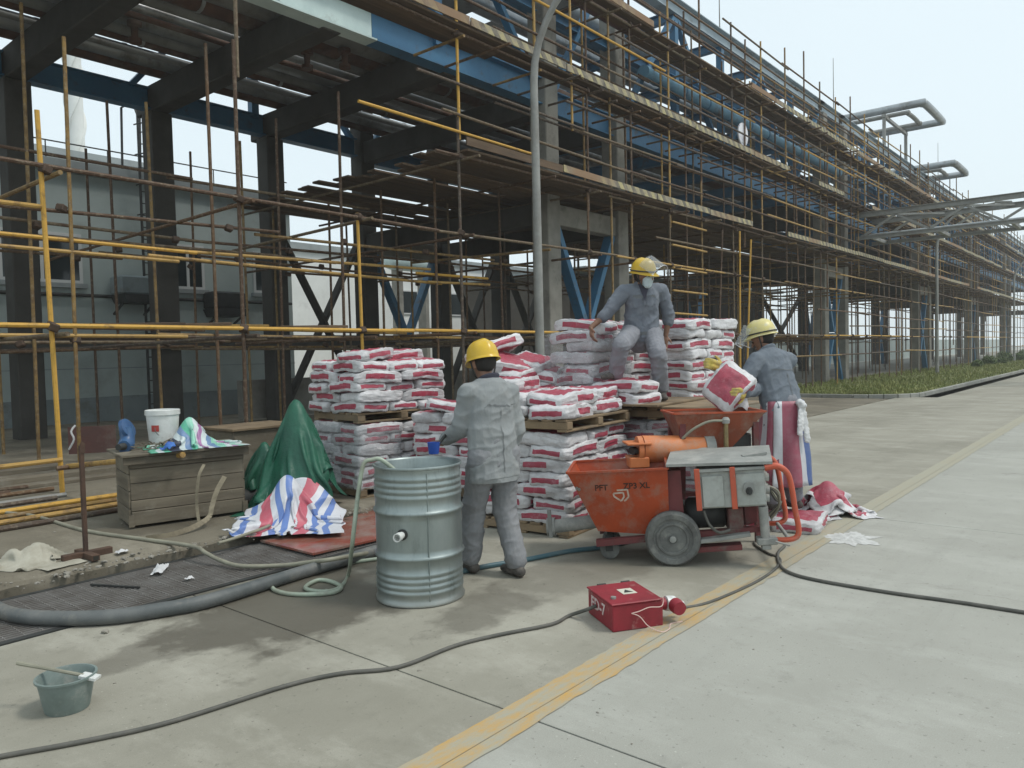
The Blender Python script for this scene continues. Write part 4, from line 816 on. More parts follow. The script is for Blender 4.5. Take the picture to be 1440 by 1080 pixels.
hose('fill_hose', 'pale green hose coiled on the concrete and hung over the drum rim', [dr.location+V(-0.05, 0.1, 0.8), dr.location+V(-0.14, 0.19, 0.915), rimp, rimp+V(-0.045, 0.035, -0.03), rimp+V(-0.085, 0.05, -0.22), rimp+V(-0.14, 0.06, -0.55), (490, 808), (478, 826), (458, 832), (436, 830), (430, 825), (447, 816), (466, 818), (480, 826), (465, 834), (420, 836), (392, 832), (383, 824), (400, 812), (450, 800), (500, 790), (545, 784), (600, 775)], 0.015, m_phose, 'hose')
hose('delivery_hose', 'blue-grey hose from behind the drum to the pump', [(640, 806), (680, 797), (740, 787), (800, 775), (850, 769), (900, 757), (960, 745)], 0.019, m_bhose, 'hose')
hose('water_hose', 'short tan hose end lying by the striped tarp', [(307, 764, 0.1), (330, 757, 0.1), (350, 750, 0.1), (372, 742, 0.1), (385, 735, 0.1)], 0.014, m_those, 'hose')
# ---- drain grating
gr_t = thing('drain_grating', 'long steel bar grating over the drain at the left foreground', 'grating', (2.5, 5.6, 0))
mb = MB()
for i in range(21): mb.box(0.75, 4.5, 5.16+i*0.043, 5.168+i*0.043, -0.03, 0.004)
for i in range(38): mb.box(0.77+i*0.1, 0.776+i*0.1, 5.15, 6.03, -0.012, 0.001)
tag(part(mb, 'bars', M_simple('grating_steel', (0.26, 0.25, 0.235), (0.17, 0.155, 0.14), 4, 0.5, 0.3), gr_t), kind='stuff')
for y in (5.115, 6.06): part(MB().box(0.74, 5.3, y-0.025, y+0.025, -0.05, 0.006), 'frame_bar', m_darkm, gr_t)
# broken kerb rubble
m_rub = M_simple('rubble', (0.30, 0.28, 0.24), (0.2, 0.185, 0.155), 9, 0.9, bump=0.5)
mb = MB(); rr_ = random.Random(8)
def rock(mb, c, s):
    bm = bmesh.new(); bmesh.ops.create_icosphere(bm, subdivisions=1, radius=1); bm.verts.index_update()
    o = V(rr_.random()*9, rr_.random()*9, 0); vs = [V(v.co.x*s*1.3, v.co.y*s, v.co.z*s*0.6)*(1+0.5*noise.noise(v.co*1.5+o)) for v in bm.verts]
    M = rotz(rr_.random()*6); mb.add([M @ v+c for v in vs], [tuple(v.index for v in f.verts) for f in bm.faces]); bm.free()
for i in range(420):
    x = 0.6+5.2*rr_.random(); rock(mb, V(x, 6.13+0.10*rr_.gauss(0, 1), 0.07+0.025*rr_.random()), 0.006+0.022*rr_.random()**3)
for i in range(500): rock(mb, V(0.5+8*rr_.random(), 6.3+4.5*rr_.random(), 0.104), 0.003+0.011*rr_.random()**4)
for i in range(160): rock(mb, V(0.5+8*rr_.random(), 1.5+3.4*rr_.random(), 0.002), 0.002+0.006*rr_.random()**4)
tag(part(mb, 'rubble', m_rub), 'crumbled concrete and grit along the broken pavement edge', 'rubble', kind='stuff')
st = thing('stone_chip', 'single small stone on the concrete in front of the thick hose', 'stone', atz(148, 890)); mb = MB(); rock(mb, st.location+V(0, 0, 0.01), 0.024); part(mb, 'chip', m_rub, st)
# crumpled scraps
def crumple(name, label, cat, c, sx_, sy_, hgt, rz, mats, seed, nx=14, ny=10, fold=1.0, thick=0.0):
    def fn(u, v):
        x, y = (u-0.5)*sx_, (v-0.5)*sy_
        n1 = noise.noise(V(x*1.6/sx_*fold+seed, y*1.6/sy_*fold, 1)); n2 = noise.noise(V(x*4/sx_*fold, y*4/sy_*fold+seed, 4)); n3 = 0.35-abs(noise.noise(V(x*2.6/sx_*fold+seed*2, y*2.6/sy_*fold, 7)))
        e = 1-max(abs(u-0.5), abs(v-0.5))*1.5
        e = max(e, 0); z = hgt*max(0, (0.45*n1+0.22*n2+0.6*n3)*min(1, e*2.2+0.15)+0.62*e**0.7)
        w_ = 0.12*noise.noise(V(u*3+seed, v*3, 9)); p_ = V(x*(1+w_), y*(1-w_), z+0.004); return rotz(rz) @ p_+Vector(c)
    o = part(MB().grid(fn, nx, ny), name, mats, smooth=50)
    if thick: sm_ = o.modifiers.new('s', 'SOLIDIFY'); sm_.thickness = thick
    return tag(o, label, cat)
m_paper = M_simple('crumpled_paper', (0.42, 0.40, 0.33), (0.30, 0.28, 0.22), 5, 0.8, bump=0.3)
m_foil = M_simple('white_film', (0.66, 0.66, 0.66), (0.5, 0.5, 0.5), 9, 0.4, bump=0.4)
_cs = atz(45, 790, 0.1)
sim_cloth_later = True
crumple('flat_paper', 'flat dirty paper beside the crumpled sack', 'paper', atz(85, 795, 0.1), 0.3, 0.2, 0.015, 0.2, m_paper, 5)
crumple('paper_scrap', 'small white scrap beside the rusty stand base', 'scrap', atz(172, 778, 0.1), 0.1, 0.06, 0.04, 0.2, m_foil, 9, 8, 6)
crumple('plastic_scrap', 'white plastic scrap lying on the grating', 'scrap', atz(225, 803, 0.01), 0.24, 0.09, 0.05, 0.9, m_foil, 12)
crumple('paper_scrap', 'white crumb of paper on the grating right of the plastic scrap', 'scrap', atz(266, 815, 0.01), 0.06, 0.05, 0.03, 0.2, m_foil, 15, 6, 6)
crumple('paper_scrap', 'white paper ring on the pavement left of the crate', 'scrap', atz(93, 728, 0.1), 0.1, 0.06, 0.02, 0.2, m_foil, 17, 8, 6)
crumple('paper_scrap', 'white scrap near the yellow post foot', 'scrap', atz(135, 715, 0.1), 0.2, 0.06, 0.02, -0.3, m_foil, 19, 8, 6)
tag(part(MB().bar(atz(128, 822, 0.012), atz(196, 826, 0.012), 0.02, 0.012), 'iron_rod', m_darkm), 'short black iron bar lying across the grating', 'iron bar')
# ---- red board over the drain
k = NT('wet_red_board'); c = k.mix(k.ramp(k.noise(k.pos(), 3, 8, 0.75, (0.6, 3, 1)), 0.4, 0.65), (0.27, 0.062, 0.038), (0.21, 0.115, 0.088)); k.setc(k.mix(k.ramp(k.noise(k.pos(), 2.1, 6, 0.7), 0.5, 0.7), c, (0.27, 0.21, 0.175))); k.setr(0.24, 0, 0.5); m_redb = k.m
rbp = [atz(366, 762, 0.02), atz(440, 781, 0.02), atz(545, 757, 0.02), atz(545, 715, 0.02)]
tag(part(MB().add(rbp+[q+V(0, 0, 0.018) for q in rbp], [(3, 2, 1, 0), (4, 5, 6, 7), (0, 1, 5, 4), (1, 2, 6, 5), (2, 3, 7, 6), (3, 0, 4, 7)]), 'red_plywood', m_redb), 'wet red plywood sheet lying over the drain beside the drum', 'plywood')
# ---- wooden crate with clutter
m_oldw = M_simple('old_wood', (0.17, 0.145, 0.105), (0.10, 0.085, 0.062), 2.5, 0.85, bump=0.4, bscale=14, stretch=(0.5, 0.5, 5), dirt=(0.22, 0.20, 0.16), dscale=2.5, rnd=0.35)
ca_ = D(-13.5); cr = thing('wooden_crate', 'old wooden crate with a plank front, standing left of the tarps', 'crate', (3.03, 7.12, 0.1), ca_)
CL, CW, CH = 1.06, 0.62, 0.72
zz = [0.02, 0.17, 0.27, 0.55, 0.64]; 
for i, (z0, z1, y0) in enumerate(((0.03, 0.155, 0.0), (0.16, 0.255, 0.012), (0.26, 0.41, 0.02), (0.414, 0.545, 0.018), (0.55, 0.655, 0.0))): part(MB().cbox(0.03, CL-0.02, y0, y0+0.02, z0, z1, 0.004), 'front_plank', m_oldw, cr, world=False)
for i in range(4):
    part(MB().cbox(0.012, 0.03, 0.024, CW, 0.03+i*0.157, 0.18+i*0.157, 0.004), 'side_plank', m_oldw, cr, world=False); part(MB().cbox(CL-0.02, CL-0.002, 0.03, CW, 0.03+i*0.157, 0.18+i*0.157, 0.004), 'side_plank', m_oldw, cr, world=False)
part(MB().cbox(0.03, CL-0.02, CW-0.02, CW-0.001, 0.03, 0.655, 0.004), 'back_panel', m_oldw, cr, world=False)
for u in (0.0, CL-0.04): part(MB().cbox(u, u+0.05, -0.012, 0.0-0.001, 0.02, 0.13, 0.003), 'batten', m_oldw, cr, world=False)
for i in range(4): part(MB().cbox(-0.05, CL+0.05, -0.06+i*0.19, 0.125+i*0.19, CH-0.06, CH-0.035, 0.004), 'lid_plank', m_oldw, cr, world=False)
part(MB().cbox(-0.03, CL+0.03, -0.04, -0.021, CH-0.13, CH-0.061, 0.004), 'lid_batten', m_oldw, cr, world=False)
CT = 0.1+CH-0.035
def onc(u, v, dz=0.0): q = rotz(ca_) @ V(u, v, 0); return V(3.03+q.x, 7.12+q.y, CT+dz)
m_strap = M_simple('webbing_strap', (0.25, 0.215, 0.15), (0.17, 0.145, 0.10), 12, 0.8)
for j, (lb, pp) in enumerate((('tan strap hanging down the crate front, left one', [(287, 653, 7.12), (280, 668, 7.06), (277, 690, 7.05), (277, 715, 7.05), (280, 735, 7.0)]), ('broad tan strap leaning on the crate and trailing on the ground', [(316, 670, 7.2), (305, 690, 7.14), (298, 712, 7.08), (293, 728, 6.98), (270, 742, 6.78), (240, 752, 6.62), (205, 757, 6.55)]))):
    pts = smoothpath([at(*q) for q in pp], 5); mb = MB(); wdt = (0.028, 0.045)[j]
    for a, b in zip(pts[:-1], pts[1:]):
        s = (b-a).cross(CF); s = s.normalized()*wdt/2; n_ = CF*0.004; mb.add([a-s, a+s, b+s, b-s, a-s+n_, a+s+n_, b+s+n_, b-s+n_], [(0, 1, 2, 3), (7, 6, 5, 4), (0, 3, 7, 4), (1, 5, 6, 2)])
    tag(part(mb, 'webbing_strap', m_strap), lb, 'strap', 'straps at the crate')
pb_ = thing('paint_pail', 'white plastic pail with a red print standing on the crate', 'pail', onc(0.42, 0.46))
part(MB().lathe([(0, 0), (0.125, 0), (0.150, 0.31), (0.160, 0.315), (0.160, 0.36), (0.152, 0.365), (0.147, 0.34), (0.12, 0.02), (0, 0.02)], 28, pb_.location), 'body', m_pvc, pb_, smooth=True)
mb = MB()
for i in range(5): mb.box(-0.05+i*0.018, -0.04+i*0.018, -0.003, 0.0, 0, 0.03+0.03*((i*7) % 3)/2)
m_redp = M_simple('red_print', (0.42, 0.06, 0.05), rough=0.5)
part(MB().add([pb_.location+V(0.146*math.cos(a), 0.146*math.sin(a), z)*1.0 for z in (0.16, 0.22) for a in (R(-160), R(-150), R(-140), R(-130))], [(0, 1, 5, 4), (1, 2, 6, 5), (2, 3, 7, 6)]), 'print', m_redp, pb_)
part(MB().tube([pb_.location+V(0.14*math.cos(a), 0.14*math.sin(a)*0.3-0.13, 0.20-0.10*math.sin(a)) for a in [math.pi*i/8 for i in range(9)]], 0.004, 5), 'bail', m_galv, pb_)
def stripe_mat(name, cols, n):
    k = NT(name); uv = k.n('UVMap'); sx = k.n('SeparateXYZ'); k.l(uv.outputs[0], sx.inputs[0]); fr = k.math('FRACT', k.math('MULTIPLY', sx.outputs[0], n))
    cr = k.n('ValToRGB'); cr.color_ramp.interpolation = 'CONSTANT'; e = cr.color_ramp.elements; e[0].color = cols[0]+(1,); e[1].position = 1/len(cols); e[1].color = cols[1]+(1,)
    for i, c in enumerate(cols[2:]): q = e.new((i+2)/len(cols)); q.color = c+(1,)
    k.l(fr, cr.inputs[0]); c = k.mix(k.math('MULTIPLY', k.ramp(k.noise(k.pos(), 18, 6, 0.7), 0.45, 0.75), 0.22), cr.outputs[0], (0.3, 0.3, 0.3)); k.setc(c); k.setr(0.4, 0, 0.4); k.bump(k.math('ADD', k.noise(k.pos(), 22, 5), k.math('MULTIPLY', k.noise(k.pos(), 260, 1), 0.2)), 0.4, 0.01); return k.m
def cloth(name, label, cat, fn, nu, nv, m, thick=0.003, root=None):
    mb = MB().grid(fn, nu, nv); me = mb.mesh(name, m, 'all'); uv = me.uv_layers.new(name='UVMap')
    for pl in me.polygons:
        for li in pl.loop_indices:
            vi = me.loops[li].vertex_index; uv.data[li].uv = ((vi % (nu+1))/nu, (vi//(nu+1))/nv)
    if root is not None: me.transform(rootmat(root).inverted())
    o = link(name, me, root); sm_ = o.modifiers.new('s', 'SOLIDIFY'); sm_.thickness = thick; sm_.offset = 0
    return tag(o, label, cat) if root is None else o

def sheet(nu, nv, su, sv, c, rz, comp, H, seed, lift=0.05, rough=0.10, steps=150, inner=5, fric=0.25):
    """small position-based cloth: a sheet pushed together, let fall over the height function H"""
    rg = np.random.RandomState(seed); U_, V_ = np.meshgrid(np.linspace(-0.5, 0.5, nu+1), np.linspace(-0.5, 0.5, nv+1))
    x = U_*su*comp; y = V_*sv*comp; ca, sa = math.cos(rz), math.sin(rz); P = np.zeros((nv+1, nu+1, 3)); P[..., 0] = c[0]+x*ca-y*sa; P[..., 1] = c[1]+x*sa+y*ca
    wv = sum(rg.uniform(-1, 1)*np.sin(rg.uniform(4, 16)*U_+rg.uniform(4, 16)*V_+rg.uniform(0, 6)) for _ in range(14))/5
    P[..., 2] = H(P[..., 0], P[..., 1])+lift+rough*(wv+1.2)*0.5; Q = P.copy(); dx, dy = su/nu, sv/nv
    cons = [(0, 1, dx, 1.0), (1, 0, dy, 1.0), (1, 1, math.hypot(dx, dy), 0.6), (1, -1, math.hypot(dx, dy), 0.6), (0, 2, 2*dx, 0.4), (2, 0, 2*dy, 0.4), (0, 4, 4*dx, 0.14), (4, 0, 4*dy, 0.14)]
    for it in range(steps):
        vel = (P-Q)*0.96; Q = P.copy(); P = P+vel; P[..., 2] -= 9.8*0.012**2
        for k_ in range(inner):
            for a, b, L0, st in cons:
                if b >= 0: A = P[:P.shape[0]-a, :P.shape[1]-b]; B = P[a:, b:]
                else: A = P[:P.shape[0]-a, -b:]; B = P[a:, :b]
                D_ = B-A; ln = np.sqrt((D_**2).sum(-1))+1e-9; f = (st*0.45*(1-L0/ln))[..., None]*D_
                if a and b: f = f*0.5
                A += f*0.5; B -= f*0.5
            h = H(P[..., 0], P[..., 1])+0.005; hit = P[..., 2] < h; P[..., 2] = np.where(hit, h, P[..., 2])
            for ax in (0, 1): P[..., ax] = np.where(hit, Q[..., ax]+(P[..., ax]-Q[..., ax])*fric, P[..., ax])
    return P.reshape(-1, 3)
def sim_cloth(name, label, cat, nu, nv, m, pts, thick=0.003, group=None):
    fn = lambda u, v: Vector(pts[int(round(v*nv))*(nu+1)+int(round(u*nu))]); o = cloth(name, label, cat, fn, nu, nv, m, thick)
    if group: o['group'] = group
    return o
def bump_at(x, y, cx_, cy_, sx_, sy_, a): 
    return a*np.exp(-(((x-cx_)/sx_)**2+((y-cy_)/sy_)**2))
PAV = lambda x, y: np.where(y > 6.16, 0.1, 0.03)
G_, W_, B_, P_, K_ = (0.10, 0.42, 0.28), (0.55, 0.62, 0.62), (0.16, 0.25, 0.42), (0.38, 0.18, 0.36), (0.03, 0.035, 0.06)
m_str1 = stripe_mat('green_striped_cloth', [G_, W_, G_, K_, K_, W_, B_, G_, (0.25, 0.55, 0.42), W_, P_, W_, B_, (0.25, 0.55, 0.42), W_, P_, (0.3, 0.55, 0.45), W_], 1)
pk = onc(0.62, 0.26)
HC = lambda x, y: CT+bump_at(x, y, pk.x, pk.y, 0.15, 0.12, 0.28)
sim_cloth('striped_cloth', 'green, white and purple striped cloth heaped on the crate', 'cloth', 70, 46, m_str1, sheet(70, 46, 1.05, 0.75, pk-V(0.0, 0.05, 0), ca_, 0.70, HC, 4, 0.02, 0.06))
bf = thing('blue_tool', 'blue power tool with a round guard standing on the crate', 'tool', onc(0.08, 0.35)); m_bpl = M_simple('blue_tool_plastic', (0.035, 0.085, 0.19), (0.05, 0.12, 0.24), 9, 0.35)
Mx = Matrix.Rotation(R(75), 4, 'X')
part(MB().lathe([(0.0, 0.02), (0.07, 0.02), (0.095, 0.01), (0.10, -0.02), (0.09, -0.025), (0.085, 0.0), (0.045, 0.005), (0.04, -0.02), (0.0, -0.02)], 24, bf.location+V(0.02, 0.03, 0.21), 0, Matrix.Rotation(R(35), 4, 'Z') @ Matrix.Rotation(R(65), 4, 'X')), 'guard', m_bpl, bf, smooth=True)
part(MB().tube([bf.location+V(0, 0.03, 0.22), bf.location+V(0.01, 0.02, 0.12), bf.location+V(-0.02, -0.02, 0.05), bf.location+V(-0.06, -0.06, 0.045)], [0.06, 0.065, 0.075, 0.06], 12), 'motor_body', m_bpl, bf, smooth=True); part(MB().cyl(bf.location+V(-0.06, -0.06, 0.05), bf.location+V(-0.13, -0.10, 0.05), 0.035, 0.03, 12), 'nose', m_darkm, bf, smooth=True)
rag = crumple('blue_rag', 'small bright blue rag on the crate edge', 'rag', onc(0.36, 0.02, 0.004), 0.11, 0.09, 0.09, 0.3, M_simple('blue_rag', (0.04, 0.10, 0.38), (0.06, 0.2, 0.5), 20, 0.7), 31, 10, 8)
mb = MB()
for i in range(60):
    u, v = 0.12+0.34*rr_.random(), 0.05+0.42*rr_.random(); a = rr_.random()*6.3; l = 0.04+0.12*rr_.random(); q = onc(u, v, 0.01+0.05*rr_.random()); mb.bar(q, q+V(math.cos(a)*l, math.sin(a)*l, rr_.uniform(-0.01, 0.05)), 0.012*rr_.random()+0.004, 0.006)
tag(part(mb, 'scrap_offcuts', m_oldw), 'heap of small wood and metal offcuts on the crate', 'offcuts', kind='stuff')
# plates and boards behind the crate
ps = thing('rusty_plate', 'rusty brown steel plate standing upright left of the crate', 'plate', atz(130, 640, 0.1)); q0, q1 = at(97, 638, 11.9), at(164, 634, 12.1)
part(MB().bar(q0+V(0, 0, 0.20), q1+V(0, 0, 0.20), 0.02, 0.42), 'sheet', m_brownpipe, ps); part(MB().tube(smoothpath([at(106, 598, 11.8), at(100, 607, 11.75), at(104, 618, 11.75), at(97, 632, 11.75)], 4), 0.015, 6), 'cord', m_foil, ps)
tb = thing('low_wood_table', 'low wooden table top behind the crate on the right', 'table', atz(355, 640, 0.1)); c0 = at(355, 597, 8.8)
part(MB().cbox(c0.x-0.45, c0.x+0.45, c0.y-0.35, c0.y+0.35, c0.z-0.03, c0.z, 0.005), 'top', m_wood, tb); part(MB().cbox(c0.x-0.42, c0.x+0.42, c0.y-0.32, c0.y-0.29, 0.105, c0.z-0.031, 0.004).cbox(c0.x-0.42, c0.x-0.39, c0.y-0.288, c0.y+0.32, 0.105, c0.z-0.031, 0.004), 'side_panel', m_oldw, tb)
for i in range(9):     # tubes stacked flat on the pavement at the left
    y = 8.0+i*0.34; xo = rr_.uniform(-0.6, 0.2); m = (m_tube, m_toch, m_tube, m_tyel, m_tube, m_galv, m_tube, m_tube, m_tube)[i]
    o = pole('loose_tube', (-2+xo, y, 0.128), (3.0+xo*0.6+rr_.random(), y+rr_.uniform(-0.15, 0.15), 0.128), m, 0.026, root=tag(link('loose_tube', None, None, (0, y, 0.1)), 'scaffold tube lying on the left pavement, %s from the crate' % ['first', 'second', 'third', 'fourth', 'fifth', 'sixth', 'seventh', 'eighth', 'ninth'][i], 'tube', 'tubes lying on the left pavement'))
for i in range(5):
    y = 10.6+i*0.5; lb = 'weathered plank lying on the far left pavement, %s back' % ordn[i].replace('bottom', 'first')
    tag(part(MB().cbox(-1.5, 4.4+rr_.random(), y, y+0.24, 0.101, 0.145+0.03*(i % 2), 0.006), 'loose_plank', m_oldw), lb, 'plank', 'planks on the left pavement')
# rusty T stand
m_rust = M_simple('rusty_iron', (0.105, 0.062, 0.042), (0.065, 0.042, 0.032), 7, 0.8, 0.2, bump=0.3)
ts = thing('rusty_stand', 'rusty upright bar on a cross-shaped base in front of the crate', 'stand', (2.39, 6.40, 0.1)); b0 = ts.location
part(MB().cbox(b0.x-0.016, b0.x+0.016, b0.y-0.016, b0.y+0.016, 0.12, 0.98, 0.004), 'bar', m_rust, ts); part(MB().prism([(b0.x-0.02, 0.92), (b0.x+0.02, 0.92), (b0.x+0.024, 0.99), (b0.x, 1.02), (b0.x-0.014, 0.99)], b0.y-0.02, b0.y-0.017), 'hook_plate', m_rust, ts)
part(MB().cbox(b0.x-0.17, b0.x+0.19, b0.y-0.03, b0.y+0.03, 0.1, 0.15, 0.003), 'base_bar', m_rust, ts); part(MB().cbox(b0.x-0.03, b0.x+0.03, b0.y-0.19, b0.y+0.15, 0.102, 0.148, 0.003, M=None), 'base_channel', m_rust, ts); part(MB().box(b0.x-0.02, b0.x+0.02, b0.y-0.192, b0.y-0.19, 0.11, 0.14), 'mouth_shade', m_joint, ts)  # dark plate paints a shaded opening onto the solid channel end
# green tarp heap
k = NT('green_tarp'); c = k.mix(k.ramp(k.noise(k.pos(), 3, 6, 0.6), 0.35, 0.7), (0.022, 0.125, 0.075), (0.015, 0.075, 0.05)); k.setc(c); k.setr(0.45, 0, 0.4); k.bump(k.noise(k.pos(), 14, 6, 0.6), 0.5, 0.02); m_gt = k.m
gpk = at(416, 577, 7.75); gb = V(4.76, 6.84, 0.1)
HG = lambda x, y: np.maximum(PAV(x, y)+bump_at(x, y, gpk.x-0.02, gpk.y, 0.24, 0.34, 0.92)+bump_at(x, y, 4.74, 6.75, 0.26, 0.26, 0.42), PAV(x, y))
sim_cloth('green_tarp', 'dark green tarpaulin slumped against the left bag stack', 'tarpaulin', 70, 70, m_gt, sheet(70, 70, 1.5, 1.5, V(gpk.x-0.06, gpk.y-0.02, 0), 0.4, 0.50, HG, 11, 0.03, 0.14), 0.004)
HG2 = lambda x, y: PAV(x, y)+bump_at(x, y, 4.62, 7.42, 0.16, 0.2, 0.62)
sim_cloth('green_tarp', 'smaller dark green tarpaulin fold between the crate and the big tarp', 'tarpaulin', 46, 46, m_gt, sheet(46, 46, 1.0, 1.0, V(4.62, 7.38, 0), 0.2, 0.5, HG2, 13, 0.03, 0.10), 0.004)
m_str2 = stripe_mat('red_white_blue_tarp', [(0.62, 0.63, 0.66), (0.13, 0.22, 0.50), (0.62, 0.63, 0.66), (0.62, 0.63, 0.66), (0.52, 0.12, 0.16), (0.52, 0.12, 0.16), (0.62, 0.63, 0.66), (0.13, 0.22, 0.50)], 2.5)
t0, t1 = atz(408, 690, 0.42), None
sp0 = at(405, 700, 7.25); sp1 = at(407, 712, 7.1)
HS = lambda x, y: np.maximum(HG(x, y)+0.03, PAV(x, y)+bump_at(x, y, sp0.x, sp0.y, 0.20, 0.20, 0.40))+0.015
sim_cloth('striped_tarp', 'red, white and blue striped woven tarp crumpled onto the red board', 'tarpaulin', 84, 70, m_str2, sheet(84, 70, 1.22, 1.05, V(sp1.x, sp1.y, 0), R(-42), 0.70, HS, 21, 0.05, 0.07), 0.003)
crumple('white_film', 'crumpled white film beside the crate under the green tarp', 'film', atz(352, 682, 0.1), 0.35, 0.3, 0.16, 0.2, m_foil, 41)
crumple('dark_sheet', 'dark crumpled sheet under the striped tarp', 'sheet', atz(372, 705, 0.1), 0.5, 0.4, 0.2, 0.2, m_darkm, 43)
sim_cloth('crumpled_sack', 'crumpled pale paper sack on the pavement at the left edge', 'sack', 30, 24, m_paper, sheet(30, 24, 0.62, 0.5, _cs, 0.5, 0.62, lambda x, y: PAV(x, y)+bump_at(x, y, _cs.x, _cs.y, 0.12, 0.12, 0.12), 77, 0.02, 0.08), 0.003)
# ---- mixing bucket
bk = thing('mortar_bucket', 'grey-green plastic bucket with a brush across its rim, lower left', 'bucket', atz(95, 996, 0.0)); m_bk = M_simple('grey_green_plastic', (0.20, 0.25, 0.235), (0.155, 0.195, 0.18), 7, 0.5, dirt=(0.32, 0.33, 0.30), dscale=9, dlo=0.52, dhi=0.68, objco=False)
part(MB().lathe([(0, 0), (0.090, 0), (0.094, 0.006), (0.121, 0.148), (0.130, 0.150), (0.131, 0.160), (0.121, 0.161), (0.116, 0.15), (0.089, 0.01), (0, 0.01)], 40, bk.location), 'body', m_bk, bk, smooth=40)
part(MB().lathe([(0.095, 0.05), (0, 0.05)], 30, bk.location), 'slurry', M_simple('grey_slurry', (0.16, 0.165, 0.155), rough=0.3), bk)
br_ = thing('brush', 'long-handled brush lying across the bucket rim', 'brush', bk.location+V(0, 0, 0.18)); h0 = bk.location+V(-0.14, 0.19, 0.215); h1 = bk.location+V(0.05, -0.07, 0.157)
part(MB().tube([h0, h0*0.95+h1*0.05, h0*0.5+h1*0.5, h1], [0.009, 0.011, 0.0085, 0.0085], 8), 'handle', m_those, br_, smooth=True); dd = (h1-h0).normalized()
part(MB().bar(h1-dd*0.01, h1+dd*0.07, 0.05, 0.012), 'head', m_pvc, br_)
# ---- red electrical box
m_redbox = M_simple('red_box_paint', (0.27, 0.022, 0.034), (0.20, 0.02, 0.028), 6, 0.5, dirt=(0.36, 0.18, 0.16), dscale=11, dlo=0.58, dhi=0.72, bump=0.08)
f0, f1_, l1 = atz(862, 890), atz(933, 880), atz(830, 867); ud = (f1_-f0); ra = math.atan2(ud.y, ud.x); RL = ud.length; RW = 0.36; RH = 0.165
rbx = thing('red_power_box', 'red steel power distribution box on the yellow line', 'power box', f0, ra)
part(MB().cbox(0, RL, 0, RW, 0, RH-0.012, 0.006), 'case', m_redbox, rbx, world=False); part(MB().cbox(-0.008, RL-0.006, -0.008, RW+0.006, RH-0.011, RH, 0.004), 'lid', m_redbox, rbx, world=False)
for u in (0.3, 0.8): part(MB().cbox(RL*u-0.03, RL*u+0.03, RW+0.0065, RW+0.02, RH-0.03, RH+0.004, 0.003), 'hinge', m_darkm, rbx, world=False)
m_sticker = M_simple('white_sticker', (0.62, 0.60, 0.50), (0.5, 0.49, 0.4), 40, 0.6)
stk = part(MB().box(RL*0.42, RL*0.70, RW*0.38, RW*0.66, RH+0.0005, RH+0.002), 'sticker', m_sticker, rbx, world=False); part(MB().add([V(RL*0.56-0.03, RW*0.45, RH+0.0026), V(RL*0.56+0.03, RW*0.45, RH+0.0026), V(RL*0.56, RW*0.6, RH+0.0026)], [(0, 1, 2)]), 'warning_mark', m_darkm, stk, world=False)
part(MB().cyl((RL*0.15, RW*0.25, RH), (RL*0.15, RW*0.25, RH+0.012), 0.016, n=12), 'lock', m_galv, rbx, world=False)
m_wpaint = M_simple('white_lettering', (0.62, 0.52, 0.50), (0.45, 0.2, 0.2), 60, 0.6, lo=0.5, hi=0.7)
mesh_text('ED-7', 0.095, Matrix.Translation((-0.002, RW*0.86, RH*0.38)) @ Matrix.Rotation(R(-90), 4, 'Z') @ Matrix.Rotation(R(90), 4, 'X'), 'lettering', m_wpaint, rbx, 0.001, 1.05)
sk = part(MB().lathe([(0, 0), (0.035, 0), (0.035, 0.05), (0.03, 0.055), (0, 0.055)], 20, V(RL+0.0, RW*0.22, RH*0.62), 0, Matrix.Rotation(R(90), 4, 'Y')), 'socket', m_redbox, rbx, world=False, smooth=40)
part(MB().lathe([(0, 0), (0.042, 0), (0.045, 0.02), (0.045, 0.055), (0.03, 0.08), (0.015, 0.12), (0, 0.12)], 22, V(RL+0.056, RW*0.22, RH*0.62), 0, Matrix.Rotation(R(98), 4, 'Y')), 'plug_body', m_pvc, sk, world=False, smooth=40); part(MB().lathe([(0.0, 0.06), (0.04, 0.06), (0.044, 0.03), (0.044, 0.0), (0, 0)], 22, V(RL+0.10, RW*0.20-0.03, RH*0.60), 0, Matrix.Rotation(R(95), 4, 'X')), 'plug_cap', m_redbox, sk, world=False, smooth=40)
m_str = M_simple('pink_string', (0.62, 0.45, 0.40), rough=0.8)
sp_ = thing('tie_string', 'thin pale string tied at the front of the red box', 'string', f0); XR = rotz(ra)
def rl(u, v, z): return f0+(XR @ V(u, v, 0))+V(0, 0, z)
part(MB().tube(smoothpath([rl(RL*0.36, -0.006, 0.10), rl(RL*0.5, -0.015, 0.11), rl(RL*0.7, -0.014, 0.125), rl(RL*0.93, -0.013, 0.12), rl(RL+0.004, 0.006, 0.14), rl(RL+0.004, 0.01, 0.165)], 5), 0.003, 5), 'strand', m_str, sp_); part(MB().tube(smoothpath([rl(RL*0.36, -0.006, 0.10), rl(RL*0.5, -0.02, 0.08), rl(RL*0.62, -0.05, 0.03), rl(RL*0.8, -0.10, 0.006), rl(RL*1.0, -0.07, 0.006), rl(RL*1.15, 0.0, 0.006), rl(RL*1.4, 0.01, 0.006)], 5), 0.003, 5), 'strand', m_str, sp_)
